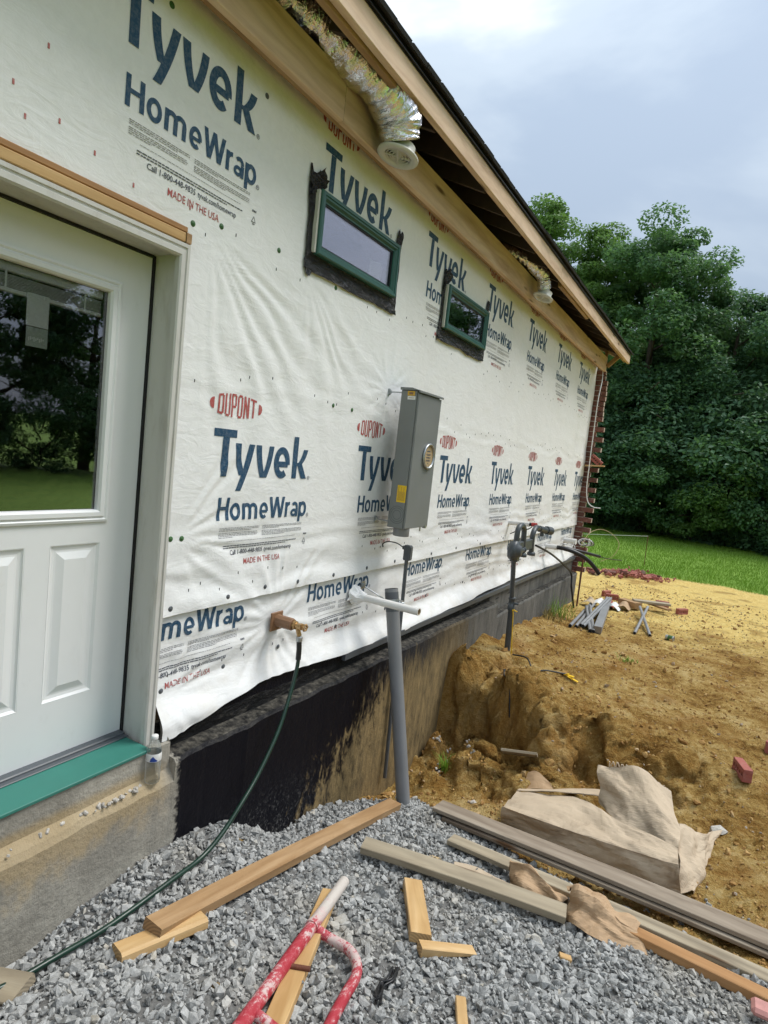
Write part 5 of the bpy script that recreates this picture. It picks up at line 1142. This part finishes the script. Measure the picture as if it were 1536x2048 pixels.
# ------------------------------------------------------------------ crumpled cardboard and paper
def sheet(rows, nu, nv, amp, fr, seed, th=.004, fb=.10):
    Rw = [[Vector(p) for p in r] for r in rows]; cols = [spline(r, 6) for r in Rw]; L_ = min(len(c) for c in cols)
    P = []
    for i in range(nu):
        t = i / (nu - 1) * (L_ - 1); k = min(int(t), L_ - 2); line = [c[k].lerp(c[k + 1], t - k) for c in cols]
        for j in range(nv):
            s_ = j / (nv - 1) * (len(line) - 1); m = min(int(s_), len(line) - 2); P.append(line[m].lerp(line[m + 1], s_ - m))
    P = np.array([tuple(p) for p in P]).reshape(nu, nv, 3)
    du = np.gradient(P, axis=0); dv = np.gradient(P, axis=1); N_ = np.cross(du, dv); N_ /= np.linalg.norm(N_, axis=-1, keepdims=True) + 1e-9
    uu, vv = np.meshgrid(np.linspace(0, 1, nu), np.linspace(0, 1, nv), indexing='ij')
    cr_ = 0; rq = random.Random(seed)
    for _k in range(6):
        an = rq.uniform(0, 3.14); ff = fr * rq.uniform(.25, .8); ph_ = rq.uniform(0, 1); s1 = uu * math.cos(an) * ff + vv * math.sin(an) * ff + ph_ + .12 * vn(uu * 3, vv * 3, seed + _k)
        cr_ = cr_ + np.abs((s1 % 1.) - .5) * 2 * (.5 / (ff + .6)) * 2
    cr_ = cr_ / 3.2 + fb * fbm(uu * fr * 2.2, vv * fr * 2.2, seed + 30, 3, .6)
    P = P + N_ * ((cr_ - .4) * amp)[..., None]; Q = P - N_ * th
    V = np.concatenate([P.reshape(-1, 3), Q.reshape(-1, 3)]); n = nv; o2 = nu * nv
    i, j = np.meshgrid(np.arange(nu - 1), np.arange(nv - 1), indexing='ij'); i = i.ravel(); j = j.ravel()
    f = np.c_[i * n + j, (i + 1) * n + j, (i + 1) * n + j + 1, i * n + j + 1]; F = [f, f[:, ::-1] + o2]
    for e in ([(k * n, (k + 1) * n) for k in range(nu - 1)], [((k + 1) * n + nv - 1, k * n + nv - 1) for k in range(nu - 1)], [(k + 1, k) for k in range(nv - 1)], [((nu - 1) * n + k, (nu - 1) * n + k + 1) for k in range(nv - 1)]):
        F.append(np.array([(b_, a, a + o2, b_ + o2) for a, b_ in e]))
    Fq = np.concatenate(F); return V, np.concatenate([Fq[:, [0, 1, 2]], Fq[:, [0, 2, 3]]])
cbx = empty('cardboard_box', (1.6, 3.95, -.5), 'large crushed tan cardboard box lying in the pit', 'cardboard box')
V, q = sheet([[(1.06, 3.80, -.58), (1.55, 3.70, -.53), (1.86, 3.645, -.49), (2.125, 3.61, -.46)], [(1.06, 3.765, -.41), (1.53, 3.70, -.355), (1.83, 3.66, -.315), (2.09, 3.625, -.275)], [(1.085, 4.02, -.405), (1.45, 4.08, -.335), (1.79, 3.86, -.275), (2.075, 3.79, -.262)]], 70, 30, .085, 4.6, 3, fb=.05)
link('box_panel', fastmesh('card', V, q, 'cardboard', False), cbx)
V, q = sheet([[(1.085, 4.02, -.41), (1.40, 4.09, -.34), (1.62, 4.15, -.33)], [(1.06, 4.2, -.49), (1.4, 4.36, -.44), (1.60, 4.38, -.38)]], 26, 12, .03, 2, 9); link('box_panel', fastmesh('card', V, q, 'cardboard', False), cbx)
V, q = sheet([[(1.60, 4.13, -.345), (1.76, 3.93, -.33), (1.93, 3.86, -.32), (2.085, 3.80, -.30)], [(1.57, 4.17, -.25), (1.76, 4.06, -.20), (1.92, 4.0, -.19), (2.075, 3.97, -.24)], [(1.545, 4.25, -.165), (1.66, 4.25, -.13), (1.81, 4.25, -.115), (1.99, 4.22, -.17)]], 40, 28, .095, 3.6, 13, fb=.04); link('box_flap', fastmesh('card', V, q, 'cardboard', False), cbx)
V, q = sheet([[(2.09, 3.62, -.45), (2.10, 3.72, -.36), (2.075, 3.86, -.30), (2.06, 4.03, -.26)], [(2.17, 3.72, -.455), (2.21, 3.86, -.43), (2.20, 4.0, -.37), (2.20, 4.15, -.33)], [(2.165, 3.85, -.455), (2.22, 4.03, -.43), (2.25, 4.2, -.41), (2.275, 4.38, -.385)]], 34, 24, .10, 4, 17, fb=.05); link('box_flap', fastmesh('card', V, q, 'cardboard', False), cbx)
# torn fluted edge on the upright flap
b = MB()
for i in range(26):
    t = i / 25; p = Vector((1.61 + .36 * t, 4.255 - .02 * t, -.128 + .018 * math.sin(t * 3) - .05 * t * t)); b.box((-.003, -.006, -.02), (.003, .006, .012 + .008 * random.random()), 0, 0, Matrix.Translation(p) @ Matrix.Rotation(.5 * random.uniform(-1, 1), 4, 'Y'))
b.build('torn_flutes', ['cardboard'], cbx)
V, q = sheet([[(1.06, 4.26, -.52), (1.16, 4.27, -.48), (1.28, 4.28, -.46)], [(1.05, 4.44, -.47), (1.12, 4.42, -.43), (1.24, 4.33, -.44)]], 14, 10, .012, 3, 19); tag(link('cardboard_scrap', fastmesh('card', V, q, 'kraft', False)), 'small pointed brown cardboard scrap behind the crushed box', 'cardboard')
V, q = sheet([[(1.63, 2.92, -.345), (1.74, 2.86, -.32), (1.86, 2.87, -.34), (2.02, 2.93, -.36)], [(1.66, 2.98, -.24), (1.76, 2.97, -.215), (1.86, 2.98, -.25), (1.96, 3.0, -.31)], [(1.62, 3.08, -.30), (1.74, 3.1, -.27), (1.86, 3.1, -.31), (1.95, 3.08, -.35)]], 46, 34, .17, 4.2, 23, fb=.02); tag(link('kraft_paper', fastmesh('kraft', V, q, 'kraft', False)), 'crumpled brown paper under the pale plank at the gravel edge', 'paper', 'crumpled brown paper')
V, q = sheet([[(1.33, 3.02, -.40), (1.42, 2.96, -.36), (1.52, 2.98, -.37), (1.62, 2.96, -.38)], [(1.32, 3.1, -.30), (1.43, 3.06, -.26), (1.54, 3.04, -.29), (1.62, 3.02, -.32)], [(1.30, 3.18, -.36), (1.42, 3.16, -.33), (1.54, 3.12, -.37), (1.64, 3.08, -.40)]], 40, 30, .15, 4.0, 29, fb=.02); tag(link('kraft_paper', fastmesh('kraft', V, q, 'kraft', False)), 'darker crumpled brown paper behind the weathered plank end', 'paper', 'crumpled brown paper')
V, q = sheet([[(1.10, 2.86, -.36), (1.2, 2.88, -.365), (1.30, 2.90, -.37)], [(1.06, 2.98, -.355), (1.18, 3.02, -.36), (1.33, 3.03, -.375)]], 12, 8, .02, 3, 31); tag(link('cardboard_scrap', fastmesh('card', V, q, 'cardboard', False)), 'flat tan cardboard scrap under the weathered plank', 'cardboard')

# ------------------------------------------------------------------ red steel frame in the foreground
sf = empty('scaffold_frame', (.98, 1.4, -.06), 'worn red steel scaffold frame lying on the gravel', 'scaffold frame')
A, B = Vector((.785, 2.30, -.190)), Vector((.985, 1.385, -.028)); C_ = B + (B - A) * .8
b = MB(); b.tube([A, A.lerp(B, .5), B, C_], .0240, 18, cap=False); b.tube([A, A + (B - A) * .06], .0190, 14, 1, cap=True); b.lathe([(.019, 0), (.024, 0)], (0, 0, 0), 'Z', 18, 0, M=Matrix.Translation(A) @ (A - B).to_track_quat('Z', 'Y').to_matrix().to_4x4(), caps=False); b.build('long_tube', ['scaffold', 'dark'], sf)
pa = A.lerp(B, .40)
b = MB(); b.tube(spline([pa, (.93, 1.955, -.155), (1.02, 1.955, -.155), (1.085, 1.915, -.148), (1.125, 1.845, -.135), (1.145, 1.74, -.115), (1.175, 1.60, -.09), (1.23, 1.38, -.05), (1.32, 1.0, .02)], 7), .0195, 14); b.tube([pa - (B - A).normalized() * .014, pa + (B - A).normalized() * .014], .0285, 16); b.build('side_loop', ['scaffold'], sf)
pb = A.lerp(B, .93); b = MB(); b.tube([pb, (1.07, 1.45, -.05), (1.205, 1.47, -.065)], .018, 12); b.build('cross_tube', ['scaffold'], sf)
pc = A.lerp(B, .66); b = MB(); b.tube([pc + Vector((.01, 0, -.005)), pc + Vector((.085, .03, .0))], .009, 10); b.build('lock_pin', ['rust'], sf)
b = MB(); b.tube(spline([pc + Vector((.012, -.01, .0)), pc + Vector((.035, -.06, -.012)), pc + Vector((.055, -.105, -.012)), pc + Vector((.085, -.105, -.010)), pc + Vector((.095, -.06, -.008)), pc + Vector((.088, -.035, -.005)), pc + Vector((.098, -.025, 0))], 6), .0052, 8); b.build('wire_hook', ['galv'], sf)
tag(b and MB().box((2.40, 2.70, -.24), (2.50, 2.78, -.205), 0, .012).build('red_plastic_scrap', ['labelred']), 'pale red plastic scrap at the lower right edge', 'scrap')

# ------------------------------------------------------------------ things on the soil
def put_brick(label, x, y, rot, group=None, me=CB, dz=.03, m=None):
    o = link('brick', me); o.matrix_basis = Matrix.Translation((x, y, gz(x, y) + dz)) @ Matrix.Rotation(rot, 4, 'Z') @ Matrix.Rotation(R(90), 4, 'X'); tag(o, label, 'brick', group); return o
o = put_brick('cored red brick lying on the soil at the right', 2.40, 5.0, R(108), dz=.035)
o = put_brick('red brick cut off by the right edge of the picture', 2.61, 5.60, R(75), dz=.04)
def pipe_thing(name, label, a, c, r_, m='steelgrey', la=0, lb=0, group=None):
    b = MB(); b.tube([(a[0], a[1], gz(*a) + r_ + la), (c[0], c[1], gz(*c) + r_ + lb)], r_, 10, 0, cap=False); b.tube([(a[0], a[1], gz(*a) + r_ + la), (c[0], c[1], gz(*c) + r_ + lb)], r_ * .82, 10, 1, cap=True); tag(b.build(name, [m, 'dark']), label, 'pipe', group)
GP = 'grey pipes piled by the corner'
for i, (a, c, la, lb) in enumerate((((.535, 7.92), (.42, 9.95), .0, .02), ((.60, 7.95), (.47, 9.9), .0, .02), ((.655, 7.95), (.62, 10.1), .03, .10), ((.69, 7.93), (.66, 10.15), .03, .10), ((.80, 7.82), (.46, 9.3), .0, .07), ((.84, 7.80), (.50, 9.35), .0, .07))):
    pipe_thing('steel_pipe', ('leftmost grey pipe of the pile by the corner', 'second grey pipe from the left in the pile', 'grey pipe resting on top in the middle of the pile', 'grey pipe beside the topmost one in the pile', 'grey pipe crossing the pile toward the right', 'rightmost grey pipe of the pile by the corner')[i], a, c, .022, 'steelgrey', la, lb, GP)
o = board('grey_post', (.875, 7.86, gz(.875, 7.86) + .05), (.60, 10.4, gz(.6, 10.4) + .05), .095, .085, WG); o.data.materials[0] = MATS['steelgrey']; tag(o, 'square grey post lying just right of the pipe pile', 'post')
for i in range(5):
    x, y = .30 + .12 * i, 9.7 + .12 * (i % 3); V, q = sheet([[(x, y, gz(x, y) + .02), (x + .10, y + .05, gz(x, y) + .08), (x + .2, y, gz(x, y) + .03)], [(x, y + .25, gz(x, y) + .03), (x + .1, y + .3, gz(x, y) + .11), (x + .2, y + .25, gz(x, y) + .02)]], 12, 9, .05, 3, 40 + i)
    tag(link('scrap_sheet', fastmesh('scrap', V, q, ('cardboard', 'white', 'brickred', 'paper', 'kraft')[i])), ('tan', 'white', 'reddish', 'grey white', 'brown')[i] + ' crumpled scrap behind the grey pipe pile', 'scrap', 'scraps behind the pipe pile')
lay('lumber', 'tan board lying at the far left of the small wood pile', (.80, 10.3), (1.08, 10.1), .14, .09, WT, group='small far wood pile', lift=.02)
lay('lumber', 'long pale board on top of the small far wood pile', (.98, 10.25), (1.48, 10.5), .12, .035, WP, group='small far wood pile', lift=.10)
lay('lumber', 'thin board leaning across the small far wood pile', (1.0, 10.6), (1.5, 10.25), .1, .025, WT, group='small far wood pile', lift=.06)
pipe_thing('bent_pipe', 'grey pipe leg crossing in front of the small wood pile', (1.24, 8.45), (1.22, 10.0), .02, 'steelgrey', 0, .10, 'grey pipes under the wood pile')
pipe_thing('bent_pipe', 'grey pipe leg right of the other under the wood pile', (1.42, 8.48), (1.12, 9.9), .02, 'steelgrey', 0, .10, 'grey pipes under the wood pile')
b = MB(); M = Matrix.Translation((1.645, 8.60, gz(1.645, 8.6) + .035)) @ Matrix.Rotation(R(90), 4, 'Y') @ Matrix.Rotation(.3, 4, 'X'); b.lathe([(.033, -.05), (.034, -.045), (.034, .045), (.033, .05)], (0, 0, 0), 'Z', 16, 0, M=M); b.lathe([(.0345, -.02), (.0345, .035)], (0, 0, 0), 'Z', 16, 1, M=M, caps=False); tag(b.build('drink_can', ['galv', 'leafgreen']), 'small green can lying on the soil beyond the pit', 'can')
put_brick('lone brick standing on the soil between pipes and wood', .60, 10.7, .4, me=CB, dz=.045); put_brick('brick piece left of the lone standing brick', .47, 10.95, 1.2, dz=.045)
put_brick('brick half hidden behind the grey post', 1.35, 10.9, .2, dz=.045); put_brick('dark brick lying right of the small wood pile', 1.66, 10.6, .9, dz=.035)
# heap of broken brick and red rubble at the lawn edge
rb = np.random.default_rng(8)
for i in range(26):
    t = rb.uniform(0, 1); x = -.55 + 1.55 * t; y = 12.9 + 1.0 * t + rb.normal(0, .22); o = link('brick', CB if i % 2 else bm_); h_ = .03 + .10 * rb.uniform(0, 1) * math.exp(-((x - .55) / .4) ** 2)
    o.matrix_basis = Matrix.Translation((x, y, gz(min(x, 6), y) + h_ if x > -.05 else -.24 + h_)) @ Matrix.Rotation(rb.uniform(0, 6), 4, 'Z') @ Matrix.Rotation(rb.normal(0, .35), 4, 'X') @ Matrix.Scale(rb.uniform(.6, 1), 4)
    tag(o, 'broken red brick in the rubble heap at the lawn edge', 'brick', 'broken bricks at the lawn edge')
n = 420; x = np.clip(rb.normal(.45, .38, n), -.9, 1.3); y = 13.45 + .35 * x + rb.normal(0, .22, n); s_ = rb.uniform(.01, .045, n); zz = np.where(x > -.05, hz(np.maximum(x, -.05), y), -.25)
tag(scatter_chips('brick_rubble', np.c_[x, y, zz + .02 + .08 * np.exp(-((x - .5) / .35) ** 2) * rb.uniform(0, 1, n)], s_, 'brickred', 55), 'crushed red brick rubble heaped at the lawn edge', 'rubble', kind='stuff')

# weeds
def weed(label, x, y, n, h, seed, m='blade', sp=.05, wd=.004):
    g2 = np.random.default_rng(seed); v = []; f = []; z = gz(x, y) if x > 0 else -.24
    for k in range(n):
        a = g2.uniform(0, 6.28); L_ = h * g2.uniform(.5, 1.15); out = g2.uniform(.25, .9); bx, by = x + g2.normal(0, sp * .4), y + g2.normal(0, sp * .4); px, py = -math.sin(a) * wd, math.cos(a) * wd; b0_ = len(v)
        for s_ in range(5):
            t = s_ / 4; r_ = out * L_ * t ** 1.4; zz = z + L_ * (t - .45 * out * t * t); w2 = (1 - t) ** .7
            v += [(bx + math.cos(a) * r_ - px * w2, by + math.sin(a) * r_ - py * w2, zz), (bx + math.cos(a) * r_ + px * w2, by + math.sin(a) * r_ + py * w2, zz)]
        f += [(b0_ + 2 * i, b0_ + 2 * i + 1, b0_ + 2 * i + 3, b0_ + 2 * i + 2) for i in range(4)]
    tag(link('grass_tuft', mesh('tuft', v, f, m)), label, 'weed')
weed('green grass tuft growing in the pit beside the grey conduit', .44, 4.33, 46, .17, 3, wd=.0035)
weed('dry grass tuft on the far foundation ledge', .16, 8.2, 40, .16, 6, 'bladedry', .2)
weed('bushy green weed against the far foundation', .22, 8.5, 120, .34, 7, 'blade', .32); weed('drier weed in front of the far foundation', .27, 8.0, 60, .2, 8, 'bladedry', .2)
weed('small low weed on the open soil beyond the pit', 1.36, 6.95, 40, .07, 9, 'blade', .10)
# small dark root and blue twine on the stone
b = MB(); pts = [(1.20, 2.02), (1.215, 1.96), (1.20, 1.92), (1.22, 1.86), (1.235, 1.82)]
for k in range(5): b.tube(spline([(x + .012 * math.sin(k * 2 + i), y + .008 * math.cos(k + i * 2), gz(x, y) + .024 + .006 * math.sin(k + i)) for i, (x, y) in enumerate(pts)], 4), .005, 6)
tag(b.build('black_rag', ['blackrubber']), 'scrap of black plastic on the gravel below the wedge', 'scrap')
b = MB()
for k in range(4): b.tube(spline([(.72 + .03 * k, 2.83 - .02 * k, gz(.75, 2.8) + .026), (.78 + .01 * k, 2.80 + .01 * k, gz(.78, 2.8) + .03), (.83, 2.78 - .015 * k, gz(.83, 2.78) + .026)], 4), .0028, 5)
tag(b.build('blue_twine', ['labelblue']), 'wisps of blue twine on the gravel near the conduit', 'twine')
V, q = sheet([[(.93, 2.92, gz(.93, 2.92) + .03), (.98, 2.93, gz(.98, 2.93) + .04)], [(.94, 2.96, gz(.94, 2.96) + .03), (.99, 2.97, gz(.99, 2.97) + .03)]], 8, 6, .02, 3, 77); tag(link('dry_leaf', fastmesh('leaf', V, q, 'cardtan')), 'curled orange brown dry leaf on the gravel', 'leaf')

# ------------------------------------------------------------------ trees
def make_tree(seed, H, crown_r, base, nclump, nleaf, lsz, leafmat, limbs=9, top=.75, spread=1.0, bush=False):
    g2 = np.random.default_rng(seed); b = MB(); lean = g2.normal(0, .03, 2)
    tr = [Vector((lean[0] * H * t + .12 * math.sin(t * 4 + seed), lean[1] * H * t, H * .88 * t)) for t in np.linspace(0, 1, 9)]
    r0 = H * .016 + .03
    if not bush: b.tube(tr, r0, 8, rr=[r0 * (1 - .86 * i / 8) * (1.35 if i == 0 else 1) for i in range(9)])
    ends = []
    for k in range(limbs):
        t = base + (.9 - base) * (k + .5) / limbs; p = tr[0].lerp(tr[-1], t); a = k * 2.4 + g2.uniform(-.4, .4); L_ = crown_r * (.95 - .5 * max(0, t - .35)) * g2.uniform(.75, 1.1) * spread
        e = p + Vector((math.cos(a) * L_, math.sin(a) * L_, L_ * g2.uniform(.25, .7))); mid = p.lerp(e, .5) + Vector((0, 0, .12 * L_)); b.tube(spline([p, mid, e], 4), .05, 6, rr=list(np.linspace(r0 * .42 * (1.1 - t), .012, 9))); ends += [mid, e]
    trunk = b.me('trunk', ['bark'])
    # clump centres: around limbs and over an uneven crown surface
    C0 = []
    zc = H * (base + 1) / 2 * .98; hzr = H * (1 - base) / 2
    for k in range(nclump):
        if k < len(ends) and not bush: C0.append(np.array(ends[k])); continue
        d = g2.normal(size=3); d /= np.linalg.norm(d); rr = g2.uniform(.5, 1.0) ** .6; an = math.atan2(d[1], d[0])
        wob = 1 + .22 * math.sin(an * 3 + seed) + .14 * math.sin(an * 5 + d[2] * 4 + seed * 2)
        wid = crown_r * wob * (1.0 if d[2] < .1 else (1 - .35 * d[2]))
        C0.append(np.array([d[0] * rr * wid + lean[0] * zc, d[1] * rr * wid + lean[1] * zc, zc + d[2] * rr * hzr * (1 + .1 * math.sin(an * 2 + seed))]))
    C0 = np.array(C0); cr = g2.uniform(.35, .85, len(C0)) * crown_r * .27 + .10
    idx = g2.integers(0, len(C0), nleaf); u = g2.normal(size=(nleaf, 3)); u /= np.linalg.norm(u, axis=1)[:, None]
    rad = g2.uniform(.25, 1.0, nleaf) ** .5; P = C0[idx] + u * (rad * cr[idx])[:, None] * np.array([1.15, 1.15, .72])
    P[:, 2] = np.maximum(P[:, 2], .08)
    nr = u * .5 + np.array([0, 0, .8]) + g2.normal(0, .5, (nleaf, 3)); nr /= np.linalg.norm(nr, axis=1)[:, None]
    a = np.cross(nr, g2.normal(size=(nleaf, 3))); a /= np.linalg.norm(a, axis=1)[:, None]; c = np.cross(nr, a); s_ = lsz * g2.uniform(.6, 1.35, nleaf)[:, None]
    V = np.stack([P - a * s_, P + c * s_ * .55 + nr * s_ * .12, P + a * s_, P - c * s_ * .55 + nr * s_ * .12], 1).reshape(-1, 3)
    crown = fastmesh('crown', V, np.arange(4 * nleaf).reshape(-1, 4), leafmat)
    return trunk, crown
PROTO = {'tall': make_tree(1, 13.0, 3.3, .20, 110, 52000, .078, 'leaf', 14), 'round': make_tree(2, 11.0, 3.2, .22, 100, 44000, .078, 'leafdark', 12), 'slim': make_tree(3, 12.0, 2.3, .16, 85, 36000, .072, 'leaflight', 12),
         'bush': make_tree(4, 3.6, 1.9, .0, 70, 22000, .05, 'leaf', 10, bush=True), 'bushlight': make_tree(5, 3.2, 1.7, .0, 60, 20000, .048, 'leaflight', 9, bush=True), 'bushdark': make_tree(6, 3.4, 2.1, .0, 70, 22000, .052, 'leafdark', 9, bush=True)}
def tree(kind, x, y, s, rot, label, group, name='tree', cat='tree', sz=None):
    r_ = empty(name, (x, y, -.24), label, cat, group)
    r_.rotation_euler = (0, 0, rot); r_.scale = (s, s, sz or s)
    for nm, me in zip(('trunk', 'crown'), PROTO[kind]):
        o = bpy.data.objects.new(nm, me); COL.objects.link(o); o.parent = r_
WD = 'woodland trees behind the lawn'
T = [('tall', -1.4, 26.0, .98, .3, 'tallest broad green tree rising right of the roof end'), ('slim', -4.6, 27.5, 1.10, 1.2, 'slim lighter green tree just beyond the roof edge'), ('slim', -6.7, 28, 1.24, 2.6, 'light green treetop showing over the middle of the roof edge'), ('round', -3.3, 29.5, .98, 4., 'rounded dark tree between the slim tree and the tallest tree'),
     ('round', 1.4, 26.8, .93, .9, 'rounded dark tree just right of the tallest tree'), ('tall', 2.9, 28.5, .78, 2.2, 'tree with a lower crown at the right picture edge'), ('round', 4.6, 26.0, .80, 3.3, 'dark tree cut off by the right picture edge'), ('tall', -9.4, 30, 1.0, 5., 'tree mostly hidden behind the roof'), ('tall', 0.0, 31.5, .86, 1.6, 'tree filling the gap behind the tallest tree'), ('round', -1.9, 34, .9, 2.9, 'far dark tree deep in the wood on the left'), ('round', 3.6, 33, .85, 4.4, 'far dark tree deep in the wood on the right')]
T.append(('slim', -3.2, 26.6, .93, 3.6, 'slim light tree filling the gap left of the tallest tree'))
for k, x, y, s, r_, lb in T: tree(k, x, y, s, r_, lb, WD)
SB = 'shrubs at the edge of the wood'
S_ = [('bushdark', -2.6, 24.0, 1.25, .2, 'dark shrub nearest the house corner at the wood edge'), ('bush', -.6, 24.3, 1.3, 1.4, 'green shrub left of the leafy light shrub'), ('bushlight', 1.0, 23.9, 1.25, 2.2, 'leafy light green shrub at the middle of the wood edge'), ('bush', 2.5, 24.2, 1.2, 3.4, 'green shrub right of the leafy light shrub'), ('bushdark', 3.9, 23.9, 1.05, 4.1, 'dark shrub at the right edge of the wood'), ('bushdark', .4, 25.4, 1.7, 5.2, 'tall dark shrub under the tallest tree'), ('bushdark', -1.5, 25.0, 1.75, .9, 'tall dark shrub left under the tallest tree'), ('bushdark', 2.4, 25.6, 1.75, 2.0, 'tall dark shrub under the rounded dark tree'), ('bush', -4.4, 24.4, 1.3, 3., 'shrub partly hidden by the house corner'), ('bushdark', 5.4, 24.4, 1.5, 3.9, 'shrub just outside the right edge'), ('bushdark', -3.0, 26.0, 1.9, 1.9, 'tall dark shrub behind the house corner')]
for k, x, y, s, r_, lb in S_: tree(k, x, y, s, r_, lb, SB, 'shrub', 'shrub')
RF = 'trees across the yard mirrored in the door glass'
for i, (k, x, y, s) in enumerate((('round', 7.0, 27.5, .86), ('tall', 9.8, 27.0, .98), ('round', 13.5, 24.5, .50), ('tall', 16, 22.0, .55), ('round', 18.5, 19.0, .80), ('tall', 20, 15.6, .85), ('round', 21, 12.4, .98), ('tall', 22, 9.0, .85), ('round', 22.5, 5.4, .98), ('tall', 22.5, 1.8, .9), ('round', 22.5, -2, .6))):
    tree(k, x, y, s, i * 1.3, 'tree across the yard seen only mirrored in the door glass', RF)
for i, (x, y) in enumerate(((12, 23), (15.5, 20), (18, 16.6), (19.6, 13.6), (20.2, 10.6), (20.8, 7.4), (21, 4), (21, .5))): tree(('bushdark', 'bush')[i % 2], x, y, 1.1, i * 1.1, 'shrub across the yard seen only mirrored in the door glass', 'shrubs across the yard mirrored in the glass', 'shrub', 'shrub')
